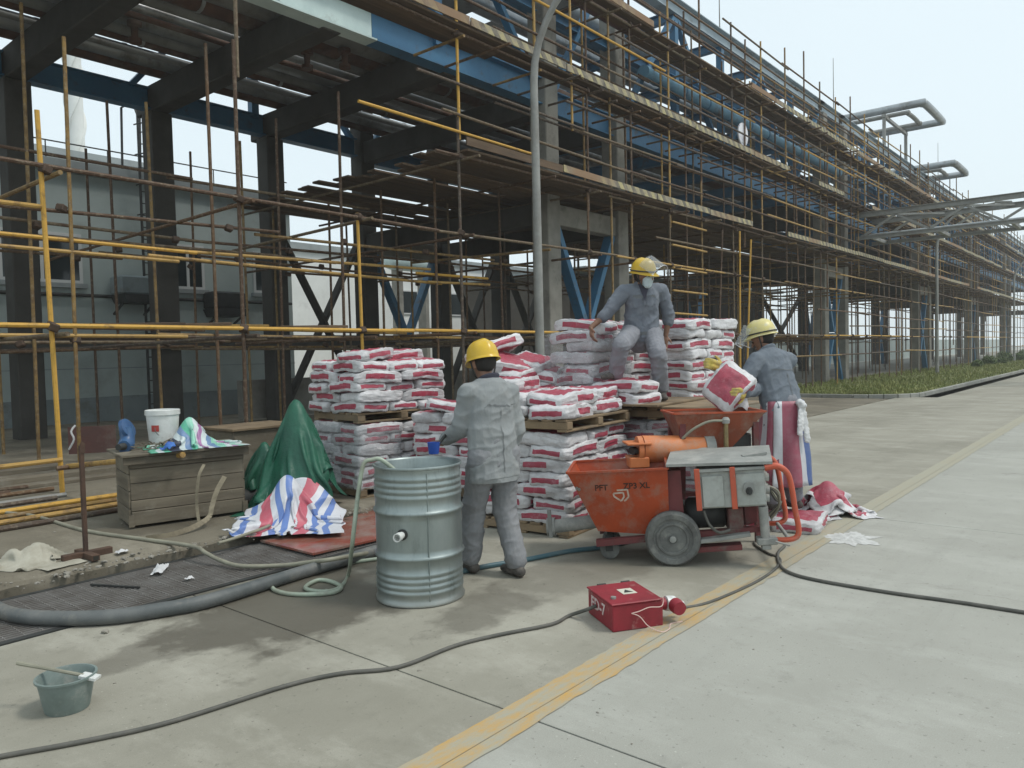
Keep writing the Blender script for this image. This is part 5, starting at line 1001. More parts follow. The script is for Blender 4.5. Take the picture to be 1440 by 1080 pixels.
# ---- empty bag heap and powder
m_pow = M_simple('white_powder', (0.58, 0.58, 0.56), (0.42, 0.42, 0.40), 14, 0.95, bump=0.4)
for j, (px, py, sx_, sy_, hh, a, lb) in enumerate(((1165, 720, 0.6, 0.45, 0.16, 0.4, 'bottom empty bag of the heap right of the pump'), (1190, 712, 0.6, 0.5, 0.22, 1.2, 'white empty bag low in the heap right of the pump'), (1155, 700, 0.5, 0.4, 0.28, 0.1, 'pink empty bag on the left side of the heap right of the pump'), (1180, 695, 0.6, 0.45, 0.36, 0.8, 'uppermost red-printed empty bag on the heap right of the pump'), (1200, 718, 0.45, 0.35, 0.2, 2.2, 'crumpled white-edged bag at the right end of the heap'))):
    c0_ = atz(1164, 722, 0.0); c = c0_+CR*((-0.12, 0.10, -0.06, 0.0, 0.14)[j])+_fw*((-0.05, 0.08, 0.1, 0.0, -0.08)[j]); hh_ = (0.05, 0.12, 0.20, 0.31, 0.2)[j]
    HE = lambda x, y: bump_at(x, y, c0_.x, c0_.y, 0.19, 0.19, hh_)+0.0
    pts = sheet(34, 26, 0.66, 0.52, c, a, 0.52, HE, 60+j, 0.02, 0.08, steps=110)
    o = sim_cloth('empty_bag', lb, 'empty bag', 34, 26, m_bagw, pts, 0.003, 'empty bags dropped right of the pump'); o.data.materials.append(m_bagr)
    for pl in o.data.polygons:
        gx_i, gy_i = pl.index % 34, pl.index//34
        if 4 < gx_i < 29 and 3 < gy_i < 22 and (j != 1): pl.material_index = 1
def fpow(u, v):
    a = u*6.28318; r = v*(0.21+0.12*noise.noise(V(math.cos(a)*2, math.sin(a)*2, 0))+0.08*noise.noise(V(math.cos(a)*7, math.sin(a)*7, 3))); c = atz(1195, 757); return V(c.x+r*math.cos(a)*1.1, c.y+r*math.sin(a)*0.9, 0.003+0.02*(1-v)*(1+0.6*noise.noise(V(r*20*math.cos(a), r*20*math.sin(a), 0))))
tag(part(MB().grid(fpow, 60, 10), 'spilled_powder', m_pow, smooth='all'), 'white cement powder spilled on the road beside the empty bags', 'powder', kind='stuff')
# ------------------------------------------------------------------ orange pump with hopper
m_or = M_simple('orange_machine_paint', (0.40, 0.064, 0.018), (0.29, 0.05, 0.017), 2.2, 0.5, dirt=(0.27, 0.165, 0.125), dscale=4.5, dlo=0.47, dhi=0.72, bump=0.14, spec=0.4)
m_or2 = M_simple('pale_orange_paint', (0.60, 0.20, 0.07), (0.50, 0.15, 0.05), 3, 0.55, dirt=(0.42, 0.30, 0.22), dscale=4, dlo=0.5, dhi=0.72)
m_orh = M_simple('handle_orange', (0.52, 0.10, 0.05), (0.42, 0.085, 0.045), 6, 0.45, dirt=(0.36, 0.2, 0.15), dscale=12, dlo=0.58, dhi=0.72)
m_dust = M_simple('dusty_grey_metal', (0.30, 0.305, 0.285), (0.22, 0.225, 0.21), 4, 0.75, bump=0.15, dirt=(0.38, 0.37, 0.34), dscale=5)
m_cab = M_simple('grey_cabinet', (0.40, 0.415, 0.39), (0.31, 0.325, 0.30), 5, 0.6, dirt=(0.24, 0.235, 0.21), dscale=7, dlo=0.5, dhi=0.72)
m_tyre = M_simple('dusty_tyre', (0.155, 0.16, 0.15), (0.10, 0.10, 0.095), 9, 0.85, bump=0.3, dirt=(0.22, 0.22, 0.2), dscale=12)
m_dred = M_simple('dark_red_paint', (0.16, 0.04, 0.04), (0.10, 0.03, 0.03), 6, 0.6, dirt=(0.15, 0.12, 0.1), dscale=6)
pump = thing('mortar_pump', 'orange mortar pump on two wheels with a hopper and grey control cabinet', 'mortar pump', (5.11, 2.75, 0), R(-60))
pump.rotation_euler = (0, R(-3.5), R(-60))
def pf(v):
    x, y, z = v; w_ = min(1, max(0, (x-0.6)/0.15)); return V(x*(0.80 if x > 0 else 0.93), y, z+w_*0.10*max(0, 1-z/0.42))
def L(mb, name, m, root=pump, smooth=False):
    if not (name in ('wheel', 'hub')): mb.v = [pf(v) for v in mb.v]
    return part(mb, name, m, root, world=False, smooth=smooth)
# hopper: open trough, near side at y = -0.02
T = [V(-0.80, -0.03, 0.735), V(0.0, -0.03, 0.725), V(0.0, 0.60, 0.725), V(-0.80, 0.60, 0.735)]; Bq = [V(-0.60, 0.10, 0.26), V(-0.02, 0.10, 0.20), V(-0.02, 0.46, 0.20), V(-0.60, 0.46, 0.26)]
mb = MB(); mb.add(T+Bq, [(0, 1, 5, 4), (1, 2, 6, 5), (2, 3, 7, 6), (3, 0, 4, 7), (4, 5, 6, 7)])
c_ = sum(T, V(0, 0, 0))/4; Ti = [q+(c_-q)*0.02 for q in T]; Bi = [q+V(0, 0, 0.02)+((sum(Bq, V(0, 0, 0))/4)-q)*0.05 for q in Bq]
mb.add(Ti+Bi, [(4, 5, 1, 0), (5, 6, 2, 1), (6, 7, 3, 2), (7, 4, 0, 3), (7, 6, 5, 4)]); mb.add(T+Ti, [(0, 4, 5, 1), (1, 5, 6, 2), (2, 6, 7, 3), (3, 7, 4, 0)])
hop = L(mb, 'hopper', [m_or])
for a, b in zip(T, T[1:]+T[:1]): L(MB().bar(a+V(0, 0, 0.006), b+V(0, 0, 0.006), 0.025, 0.016), 'rim', m_or, hop)
L(MB().box(-0.72, -0.08, 0.10, 0.48, 0.46, 0.465), 'mortar', m_dust, hop)
nrm = (T[1]-T[0]).cross(Bq[0]-T[0]).normalized(); nrm = nrm if nrm.y < 0 else -nrm
def onface(s, t):    # s along the rim 0..1, t down the face 0..1
    a = T[0]+(T[1]-T[0])*s; b = Bq[0]+(Bq[1]-Bq[0])*s; return a+(b-a)*t+nrm*0.003
m_ink = M_simple('black_stencil', (0.035, 0.02, 0.015), (0.09, 0.03, 0.02), 50, 0.6); m_logo = M_simple('pale_logo', (0.55, 0.47, 0.40), (0.45, 0.3, 0.22), 30, 0.6)
xd = (T[1]-T[0]).normalized(); yd = nrm.cross(xd).normalized()
def face_M(s, t): q = onface(s, t); return Matrix(((xd.x, yd.x, nrm.x, q.x), (xd.y, yd.y, nrm.y, q.y), (xd.z, yd.z, nrm.z, q.z), (0, 0, 0, 1)))
mesh_text('PFT', 0.066, face_M(0.26, 0.29), 'lettering', m_ink, hop, 0.001, 0.95); mesh_text('ZP3 XL', 0.066, face_M(0.555, 0.27), 'lettering', m_ink, hop, 0.001, 0.95)
F = face_M(0.375, 0.46); mb = MB()
def logo(pts):
    for a, b in zip(pts[:-1], pts[1:]): mb.bar(F @ V(a[0], a[1], 0.001), F @ V(b[0], b[1], 0.001), 0.013, 0.002, up=nrm)
logo([(0.0, 0.06), (0.08, 0.065), (0.085, 0.03), (0.06, -0.005), (0.005, 0.035), (0.0, 0.06)]); logo([(0.03, 0.085), (0.115, 0.088), (0.122, 0.03), (0.09, -0.005), (0.082, 0.0)])
L(mb, 'emblem', m_logo, hop)
for s_ in (0.02, 0.04): L(MB().cyl(onface(s_, 0.22+s_), onface(s_, 0.22+s_)+nrm*0.01, 0.012, n=10), 'bolt', m_galv, hop)
# chassis
for y in (0.08, 0.50): L(MB().box(-0.62, 0.86, y-0.03, y+0.03, 0.15, 0.20), 'chassis_rail', m_dred)
L(MB().box(-0.02, 0.12, 0.05, 0.52, 0.22, 0.70), 'bulkhead', m_dred)
for y in (0.0, 0.58):
    w_ = L(MB().lathe([(0.0, -0.02), (0.03, -0.05), (0.03, -0.03), (0.06, -0.035), (0.10, -0.03), (0.105, -0.042), (0.12, -0.042), (0.125, -0.032), (0.145, -0.034), (0.15, -0.044), (0.185, -0.05), (0.203, -0.03), (0.205, 0.0), (0.203, 0.03), (0.185, 0.05), (0.15, 0.044), (0.0, 0.03)], 40, V(0.0, y, 0.205), 0, Matrix.Rotation(R(-90), 4, 'X')), 'wheel', m_tyre, smooth=40)
    L(MB().lathe([(0.0, -0.058), (0.022, -0.056), (0.028, -0.04), (0, -0.04)], 14, V(0.0, y, 0.205), 0, Matrix.Rotation(R(-90), 4, 'X')), 'hub', m_dust, w_, True)
L(MB().cyl((0, 0.05, 0.205), (0, 0.53, 0.205), 0.02, n=10), 'axle', m_darkm)
for y in (0.14, 0.44):
    L(MB().lathe([(0, -0.025), (0.06, -0.025), (0.08, -0.015), (0.08, 0.015), (0.06, 0.025), (0, 0.025)], 20, V(-0.52, y, 0.112), 0, Matrix.Rotation(R(-90), 4, 'X')), 'caster', m_tyre, smooth=True); L(MB().box(-0.55, -0.49, y-0.04, y-0.03, 0.10, 0.21).box(-0.55, -0.49, y+0.03, y+0.04, 0.10, 0.21), 'caster_fork', m_darkm)
# pump outlet to the left
L(MB().cyl((-0.62, 0.28, 0.30), (-1.02, 0.28, 0.27), 0.055, n=16), 'outlet_pipe', m_dust, smooth=True); L(MB().cyl((-0.98, 0.28, 0.27), (-1.05, 0.28, 0.27), 0.075, n=16), 'outlet_flange', m_dust, smooth=True); L(MB().box(-1.03, -1.0, 0.2, 0.23, 0.2, 0.42), 'lever', m_galv)
# lid, cabinet
lid = L(MB().add([V(-0.01, -0.04, 0.745), V(0.93, -0.06, 0.725), V(1.02, 0.56, 0.765), V(0.06, 0.60, 0.765)]+[V(-0.01, -0.04, 0.765), V(0.93, -0.06, 0.745), V(1.02, 0.56, 0.785), V(0.06, 0.60, 0.785)], [(3, 2, 1, 0), (4, 5, 6, 7), (0, 1, 5, 4), (1, 2, 6, 5), (2, 3, 7, 6), (3, 0, 4, 7)]), 'lid_board', m_dust)
L(MB().bar(V(0.70, 0.16, 0.762), V(0.92, 0.20, 0.775), 0.07, 0.018), 'trowel', m_dust, lid)
cab = L(MB().cbox(0.27, 0.86, -0.03, 0.26, 0.42, 0.69, 0.006), 'cabinet', m_cab)
L(MB().cbox(0.30, 0.49, -0.046, -0.031, 0.43, 0.66, 0.004), 'cabinet_door', m_cab, cab); L(MB().cbox(0.60, 0.85, -0.042, -0.031, 0.43, 0.665, 0.004), 'switch_panel', m_cab, cab)
L(MB().cyl((0.71, -0.042, 0.555), (0.71, -0.062, 0.555), 0.05, n=24), 'switch_plate', m_dust, cab, True); L(MB().cyl((0.71, -0.063, 0.54), (0.71, -0.085, 0.54), 0.03, 0.024, n=20), 'switch_knob', m_darkm, cab, True); L(MB().box(0.703, 0.717, -0.095, -0.086, 0.52, 0.57), 'switch_grip', m_darkm, cab)
L(MB().box(0.27, 0.86, -0.055, 0.27, 0.692, 0.712), 'cabinet_cover', m_dust, cab)
for i, (y, z) in enumerate(((0.03, 0.62), (0.11, 0.62), (0.19, 0.62), (0.03, 0.53), (0.11, 0.53), (0.19, 0.53), (0.07, 0.46))):
    so = L(MB().cyl((0.861, y, z), (0.90, y, z-0.004), 0.03, n=14), 'socket', m_dust if i % 2 else m_cab, cab, True); L(MB().cyl((0.901, y, z), (0.908, y, z), 0.02, n=12), 'socket_face', m_darkm, so, True)
for u in (0.235, 0.55): L(MB().cbox(u, u+0.05, -0.058, -0.047, 0.41, 0.72, 0.004), 'strap_bar', m_orh)
# motor, gearbox and other lower pieces
L(MB().lathe([(0.0, -0.2), (0.10, -0.2), (0.12, -0.17), (0.12, 0.14), (0.10, 0.17), (0.0, 0.2)], 24, V(0.35, 0.28, 0.33), 0, Matrix.Rotation(R(90), 4, 'Y')), 'motor', m_darkm, smooth=40)
L(MB().cbox(0.52, 0.66, 0.06, 0.46, 0.20, 0.40, 0.01), 'gearbox', m_dred); L(MB().cbox(0.67, 0.80, 0.12, 0.44, 0.22, 0.40, 0.01), 'coupling_guard', m_dred)
L(MB().cbox(0.22, 0.70, -0.02, 0.14, 0.155, 0.185, 0.004), 'step_plate', m_dust); L(MB().cbox(0.2, 0.62, 0.0, 0.12, 0.085, 0.125, 0.004), 'skid', m_dred)
L(MB().cyl((0.83, 0.0, 0.10), (0.83, 0.0, 0.41), 0.042, n=16), 'support_tube', m_dust, smooth=True); L(MB().cbox(0.75, 0.93, -0.05, 0.06, 0.045, 0.11, 0.008).cbox(0.79, 0.87, -0.04, 0.05, 0.0, 0.044, 0.004), 'foot_clamp', m_dust); L(MB().cyl((0.90, -0.08, 0.09), (1.02, -0.09, 0.05), 0.01, n=8), 'clamp_lever', m_galv)
L(MB().tube(smoothpath([V(0.30, -0.01, 0.40), V(0.34, -0.03, 0.30), V(0.42, -0.03, 0.24), V(0.52, -0.01, 0.25)], 5), 0.012, 8), 'loose_cable', m_cable)
for i in range(4): L(MB().tube(smoothpath([V(0.90, 0.03+i*0.05, 0.55), V(0.98, 0.03+i*0.06, 0.50-0.03*i), V(0.98+0.02*i, 0.10+i*0.06, 0.36), V(0.92, 0.16+i*0.05, 0.24)], 5), 0.011, 6), 'loose_cable', m_cable if i % 2 else m_those)
for y in (-0.04, 0.50):
    L(MB().tube(smoothpath([V(0.86, y, 0.70), V(0.97, y, 0.705), V(1.05, y, 0.655), V(1.08, y, 0.56), V(1.10, y, 0.35), V(1.115, y, 0.20), V(1.10, y, 0.12), V(1.03, y, 0.09), V(0.90, y+0.03, 0.085)], 6), 0.025, 12), 'handle', m_orh, smooth=True)
L(MB().cyl((1.03, -0.04, 0.09), (1.03, 0.50, 0.09), 0.018, n=10), 'handle_bar', m_dust, smooth=True)
# ------------------------------------------------------------------ continuous mixer behind the pump
mixr = thing('mortar_mixer', 'orange continuous mixer with feed hopper behind the pump', 'mortar mixer', (6.06, 2.87, 0), R(-47))
def L2(mb, name, m, root=mixr, smooth=False): return part(mb, name, m, root, world=False, smooth=smooth)
T = [V(-0.40, -0.22, 1.08), V(0.36, -0.22, 1.08), V(0.36, 0.20, 1.08), V(-0.40, 0.20, 1.08)]; Bq = [V(-0.24, -0.12, 0.70), V(0.02, -0.12, 0.70), V(0.02, 0.12, 0.70), V(-0.24, 0.12, 0.70)]
mb = MB().add(T+Bq, [(0, 1, 5, 4), (1, 2, 6, 5), (2, 3, 7, 6), (3, 0, 4, 7), (4, 5, 6, 7)]); c_ = sum(T, V(0, 0, 0))/4
Ti = [q+(c_-q)*0.03 for q in T]; Bi = [q+V(0, 0, 0.02)+(V(-0.11, 0, 0.7)-q)*0.06 for q in Bq]
mb.add(Ti+Bi, [(4, 5, 1, 0), (5, 6, 2, 1), (6, 7, 3, 2), (7, 4, 0, 3), (7, 6, 5, 4)]); mb.add(T+Ti, [(0, 4, 5, 1), (1, 5, 6, 2), (2, 6, 7, 3), (3, 7, 4, 0)])
m_orr = M_simple('worn_orange_paint', (0.27, 0.062, 0.025), (0.19, 0.055, 0.03), 3, 0.6, dirt=(0.24, 0.16, 0.12), dscale=5, dlo=0.45, dhi=0.7, bump=0.15)
h2 = L2(mb, 'hopper', m_orr)
for a, b in zip(T, T[1:]+T[:1]): L2(MB().bar(a+V(0, 0, 0.006), b+V(0, 0, 0.006), 0.022, 0.014), 'rim', m_or, h2)
L2(MB().box(-0.33, 0.29, -0.17, 0.15, 0.98, 0.985), 'powder', m_pow, h2)
L2(MB().cyl((-0.10, -0.12, 0.78), (-0.66, -0.16, 0.80), 0.112, n=24), 'mixing_tube', m_or2, smooth=True)
L2(MB().cyl((-0.14, -0.123, 0.78), (-0.06, -0.118, 0.78), 0.122, n=24), 'tube_flange', m_dust, smooth=True)
L2(MB().cbox(-0.78, -0.62, -0.27, -0.06, 0.66, 0.745, 0.008), 'outlet_block', m_or2); L2(MB().cbox(-0.80, -0.60, -0.28, -0.05, 0.845, 0.862, 0.004), 'end_plate', m_or2); L2(MB().cyl((-0.66, -0.16, 0.79), (-0.70, -0.16, 0.79), 0.118, n=20), 'end_cap', m_or2, smooth=True)
for y in (-0.21, -0.13): L2(MB().cyl((-0.70, y, 0.79), (-0.75, y-0.02, 0.79), 0.028, n=12), 'fitting', m_darkm, smooth=True)
L2(MB().cyl((-0.705, -0.16, 0.56), (-0.705, -0.16, 0.66), 0.05, n=14), 'spout', m_dust, smooth=True)
for (u, v, z0, z1) in ((0.02, -0.24, 0.74, 1.0),): L2(MB().cyl((u, v, z0), (u, v, z1), 0.02, n=10), 'water_pipe', M_simple('brass', (0.32, 0.25, 0.12), (0.22, 0.17, 0.09), 20, 0.4, 0.6), smooth=True); L2(MB().lathe([(0, 0), (0.03, 0), (0.034, 0.03), (0.02, 0.05), (0, 0.05)], 12, V(u, v, z1)), 'valve', m_dust, smooth=True)
L2(MB().tube(smoothpath([V(0.02, -0.24, 1.02), V(-0.12, -0.25, 1.02), V(-0.25, -0.24, 0.96), V(-0.33, -0.2, 0.88)], 5), 0.011, 8), 'water_hose', m_those, smooth=True); L2(MB().cyl((-0.22, -0.22, 0.79), (-0.08, -0.24, 0.785), 0.02, n=10), 'nipple', m_galv, smooth=True)
for u, v in ((-0.34, -0.18), (0.30, -0.18), (-0.34, 0.18), (0.30, 0.18)): L2(MB().bar((u, v, 0), (u*0.95, v, 1.0), 0.045, 0.045), 'leg', m_dred)
L2(MB().cbox(0.05, 0.27, -0.14, 0.14, 0.62, 0.90, 0.01), 'drive_box', m_darkm); L2(MB().cyl((0.16, 0, 0.40), (0.16, 0, 0.62), 0.09, n=18), 'motor', m_dust, smooth=True)
for v in (-0.18, 0.18): L2(MB().bar((-0.34, v, 0.35), (0.30, v, 0.35), 0.04, 0.04), 'crossbar', m_dred)
# ------------------------------------------------------------------ people
def cap_mesh(bm, p0, r0, p1, r1, side=None, flat=1.0, n=16):
    p0, p1 = Vector(p0), Vector(p1); d = p1-p0; ln = d.length; d = d.normalized() if ln > 1e-6 else V(0, 0, 1)
    a = (side-d*side.dot(d)).normalized() if side is not None else d.orthogonal().normalized(); b = d.cross(a)
    rings = []
    for i in range(5): t = -math.pi/2+i*math.pi/8; rings.append((p0+d*r0*math.sin(t)*(0.9), r0*math.cos(t)))
    for i in range(1, 6): t = i*math.pi/10; rings.append((p1+d*r1*math.sin(t)*0.9, r1*math.cos(t)))
    rings.insert(5, (p1, r1))
    vs = [[bm.verts.new(c+(a*math.cos(6.28318*k/n)*max(r, 1e-4)+b*math.sin(6.28318*k/n)*max(r, 1e-4)*flat)) for k in range(n)] for c, r in rings]
    for A, B in zip(vs[:-1], vs[1:]):
        for k in range(n): bm.faces.new((A[k], A[(k+1) % n], B[(k+1) % n], B[k]))
    bm.faces.new(vs[0][::-1]); bm.faces.new(vs[-1])
def blob(name, prims, voxel, m, root, wr=0.0, wf=14.0, smooth=4, cut=None, seed=0, stretch=(1, 1, 0.55)):
    bm = bmesh.new()
    for q in prims:
        cap_mesh(bm, *q)
    me = bpy.data.meshes.new(name); bm.to_mesh(me); bm.free(); o = bpy.data.objects.new(name, me); COL.objects.link(o)
    md = o.modifiers.new('r', 'REMESH'); md.mode = 'VOXEL'; md.voxel_size = voxel
    ms = o.modifiers.new('s', 'SMOOTH'); ms.factor = 0.5; ms.iterations = smooth
    dg = bpy.context.evaluated_depsgraph_get(); dg.update(); m2 = bpy.data.meshes.new_from_object(o.evaluated_get(dg)); bpy.data.objects.remove(o)
    if wr:
        m2.update(); nn = [v.normal.copy() for v in m2.vertices]
        for v, n_ in zip(m2.vertices, nn):
            c = v.co; w_ = V(c.x*stretch[0], c.y*stretch[1], c.z*stretch[2])*wf
            f = noise.noise(w_*0.8+V(seed, 0, 0)); d1 = V(c.x+c.z*0.8, c.y+0.2*c.z, c.z*1.5-c.x*0.8)*wf; d2 = V(c.x-c.z*0.7, c.y, c.z*1.4+c.y*0.6)*wf
            g2 = (1-abs(noise.noise(d1*0.75+V(seed, 5, 0))))**5-0.3; g3 = (1-abs(noise.noise(d2*0.8+V(0, seed, 3))))**5-0.3; g4 = (1-abs(noise.noise(d1*1.9+V(3, seed, 1))))**4-0.3
            v.co = c+n_*(wr*(0.35*f+0.85*g2+0.75*g3+0.35*g4))
    if cut:
        bm = bmesh.new(); bm.from_mesh(m2)
        for co, no in cut:
            bmesh.ops.bisect_plane(bm, geom=bm.verts[:]+bm.edges[:]+bm.faces[:], plane_co=co, plane_no=no, clear_outer=True)
        bm.to_mesh(m2); bm.free()
    m2.transform(rootmat(root).inverted()); m2.materials.clear(); m2.materials.append(m); m2.polygons.foreach_set('use_smooth', [True]*len(m2.polygons)); m2.update()
    return link(name, m2, root)
m_skin = M_simple('skin', (0.20, 0.105, 0.065), (0.25, 0.135, 0.09), 14, 0.55, objco=True, bump=0.05)
def clothmat(name, a, b, d):
    k = NT(name); p = k.obj(); c = k.mix(k.ramp(k.noise(p, 4, 6, 0.65), 0.35, 0.7), a, b); c = k.mix(k.math('MULTIPLY', k.ramp(k.noise(p, 9, 7, 0.75), 0.5, 0.75), 0.5), c, d); k.setc(c); k.setr(0.88, 0, 0.2)
    k.bump(k.math('ADD', k.noise(p, 16, 5, 0.6, (1, 1, 0.5)), k.math('MULTIPLY', k.noise(p, 300, 1), 0.15)), 0.55, 0.015); return k.m
m_jA = clothmat('grey_work_jacket', (0.29, 0.305, 0.305), (0.23, 0.245, 0.25), (0.34, 0.335, 0.315)); m_tA = clothmat('grey_work_trousers', (0.26, 0.265, 0.275), (0.20, 0.205, 0.215), (0.31, 0.30, 0.29))
m_jB = clothmat('blue_grey_shirt', (0.185, 0.205, 0.235), (0.145, 0.16, 0.19), (0.25, 0.255, 0.265)); m_tB = clothmat('pale_grey_trousers', (0.25, 0.255, 0.28), (0.20, 0.205, 0.225), (0.32, 0.32, 0.325))
m_jC = clothmat('slate_work_jacket', (0.17, 0.195, 0.225), (0.135, 0.155, 0.18), (0.22, 0.235, 0.25))
m_boot = M_simple('dusty_boot', (0.10, 0.09, 0.08), (0.055, 0.05, 0.045), 12, 0.8, bump=0.3, dirt=(0.2, 0.18, 0.16), dscale=9)
m_hair = M_simple('dark_hair', (0.022, 0.019, 0.017), rough=0.75, bump=0.6, bscale=140)
m_helm = M_simple('yellow_helmet', (0.66, 0.43, 0.035), (0.58, 0.37, 0.04), 9, 0.3, dirt=(0.5, 0.42, 0.22), dscale=12, dlo=0.6, dhi=0.78); m_helmp = M_simple('pale_yellow_helmet', (0.66, 0.57, 0.22), (0.58, 0.5, 0.24), 9, 0.35, dirt=(0.6, 0.57, 0.42), dscale=12)
m_mask = M_simple('pale_face_mask', (0.55, 0.66, 0.68), (0.48, 0.58, 0.6), 20, 0.8); m_glove = M_simple('yellow_glove', (0.55, 0.42, 0.10), (0.42, 0.34, 0.14), 18, 0.9, bump=0.4)
m_tee = M_simple('dark_undershirt', (0.05, 0.05, 0.07), rough=0.9); m_eye = M_simple('eye', (0.02, 0.015, 0.012), rough=0.2); m_lip = M_simple('lip', (0.18, 0.07, 0.055), rough=0.5)
k = NT('clear_visor'); tr = k.n('BsdfTransparent'); tr.inputs[0].default_value = (0.93, 0.95, 0.96, 1); mxn = k.n('MixShader'); k.setc((0.8, 0.82, 0.84)); k.setr(0.10, 0, 0.6); mxn.inputs[0].default_value = 0.13; k.l(tr.outputs[0], mxn.inputs[1]); k.l(k.b.outputs[0], mxn.inputs[2]); k.l(mxn.outputs[0], k.t.nodes['Material Output'].inputs[0]); m_vis = k.m
X = V(1, 0, 0)
def hand(prims, wrist, dirv, palmn, curl=0.5, s=1.0, thumb_side=1):
    d = dirv.normalized(); n_ = (palmn-d*palmn.dot(d)).normalized(); w_ = d.cross(n_)*thumb_side
    pc = wrist+d*0.045*s; prims.append((wrist, 0.026*s, wrist+d*0.03*s, 0.030*s, w_, 0.65)); prims.append((pc-w_*0.018*s, 0.022*s, pc+d*0.04*s-w_*0.018*s, 0.020*s)); prims.append((pc+w_*0.018*s, 0.022*s, pc+d*0.04*s+w_*0.018*s, 0.020*s))
    for i, (o, ln) in enumerate(((-0.033, 0.062), (-0.011, 0.078), (0.011, 0.084), (0.033, 0.074))):
        b = pc+d*0.045*s+w_*o*s; a1 = curl*0.9; d1 = d*math.cos(a1)+n_*math.sin(a1); d2 = d*math.cos(a1*2.0)+n_*math.sin(a1*2.0)
        k1 = b+d1*ln*0.5*s; prims.append((b-d*0.01*s, 0.0098*s, k1, 0.0092*s)); prims.append((k1, 0.0092*s, k1+d2*ln*0.5*s, 0.0078*s))
    tb = wrist+d*0.02*s+w_*0.028*s; td = (d*0.6+w_*0.75+n_*0.25).normalized(); k1 = tb+td*0.04*s; prims.append((tb, 0.0125*s, k1, 0.0105*s)); prims.append((k1, 0.0105*s, k1+(td*0.5+d*0.5+n_*0.25).normalized()*0.032*s, 0.0088*s))
def head_prims(c, R3):       # c: skull centre; local axes x right, y forward, z up
    def q(x, y, z): return c+R3 @ V(x, y, z)
    return [(q(0, -0.015, 0.02), 0.083, q(0, 0.018, 0.025), 0.080, R3 @ X, 1.08), (q(0, 0.03, -0.03), 0.062, q(0, 0.045, -0.075), 0.040, R3 @ X, 0.95), (q(0, 0.092, 0.0), 0.011, q(0, 0.108, -0.03), 0.014), (q(-0.075, 0.0, -0.02), 0.018, q(-0.08, -0.01, 0.015), 0.020), (q(0.075, 0.0, -0.02), 0.018, q(0.08, -0.01, 0.015), 0.020), (q(0, 0.08, 0.03), 0.018, q(0, 0.085, 0.03), 0.018, R3 @ X, 0.8)]
def helmet(root, c, R3, m, label=None):
    prof = [(0.0, 0.148), (0.03, 0.146), (0.06, 0.137), (0.088, 0.118), (0.108, 0.088), (0.119, 0.05), (0.123, 0.015), (0.124, 0.005)]
    mb = MB(); n = 40
    vs = [V(r*math.cos(6.28318*k/n)*0.93, r*math.sin(6.28318*k/n)*1.12, z) for r, z in prof for k in range(n)]
    for j in range(len(prof)):
        for k in range(n):
            v = vs[j*n+k]
            if abs(v.x) < 0.03 and prof[j][0] > 0: v.z += 0.008*(1-abs(v.x)/0.03)*min(1, prof[j][1]/0.06)
    br = [V(0.126*math.cos(6.28318*k/n)*0.93*(1.06), 0.126*math.sin(6.28318*k/n)*1.12*(1.06+0.24*max(0, math.sin(6.28318*k/n))**2), -0.004-0.014*max(0, math.sin(6.28318*k/n))) for k in range(n)]
    bl = [v-V(0, 0, 0.006) for v in br]; inn = [V(0.112*math.cos(6.28318*k/n)*0.93, 0.112*math.sin(6.28318*k/n)*1.12, 0.0) for k in range(n)]
    allv = [c+R3 @ v for v in vs+br+bl+inn]; J = len(prof)+3
    mb.add(allv, [(i*n+k, i*n+(k+1) % n, (i+1)*n+(k+1) % n, (i+1)*n+k) for i in range(J-1) for k in range(n)])
    h = part(mb, 'helmet', m, root, smooth=50); return h
def visor(root, c, R3, tilt):
    mb = MB(); nu, nv = 20, 8
    def fn(u, v):
        a = R(20)+u*R(140); r = 0.155; p_ = V(r*math.cos(a)*0.93, r*math.sin(a)*1.08, -v*0.19); p_ = Matrix.Rotation(tilt, 3, 'X') @ p_; return c+R3 @ (p_+V(0, 0.0, 0.03))
    v_ = part(MB().grid(fn, nu, nv), 'visor', m_vis, root, smooth='all'); sm_ = v_.modifiers.new('s', 'SOLIDIFY'); sm_.thickness = 0.002
    part(MB().tube([fn(0, 1), *[fn(i/20, 1) for i in range(1, 20)], fn(1, 1)], 0.0035, 6), 'visor_edge', m_foil, v_)
    pts = [c+R3 @ V(0.126*math.cos(a)*0.95, 0.126*math.sin(a)*1.14, 0.02) for a in [6.28318*i/30 for i in range(31)]]; part(MB().tube(pts, 0.007, 6), 'visor_band', m_darkm, root)
def face(root, c, R3):
    for s in (-1, 1): part(MB().lathe([(0, -0.008), (0.008, -0.005), (0.011, 0), (0.008, 0.005), (0, 0.008)], 10, c+R3 @ V(0.032*s, 0.086, 0.0)), 'eye', m_eye, root, smooth=True)
    part(MB().tube([c+R3 @ V(x, 0.092-abs(x)*0.25, -0.058) for x in (-0.025, -0.012, 0, 0.012, 0.025)], [0.003, 0.006, 0.006, 0.006, 0.003], 6), 'mouth', m_lip, root, smooth=True)
def boot(prims, ank, fd, fz):
    fd = fd.normalized(); z = V(0, 0, 1); toe = V(ank.x, ank.y, fz)+fd*0.15
    prims += [(ank+z*0.05, 0.055, V(ank.x, ank.y, fz+0.05), 0.05), (V(ank.x, ank.y, fz+0.042)-fd*0.045, 0.042, V(ank.x, ank.y, fz+0.045)+fd*0.06, 0.046, fd.cross(z), 0.9), (V(ank.x, ank.y, fz+0.04)+fd*0.05, 0.046, toe+z*0.032, 0.036, fd.cross(z), 0.8)]
root_jk = {}
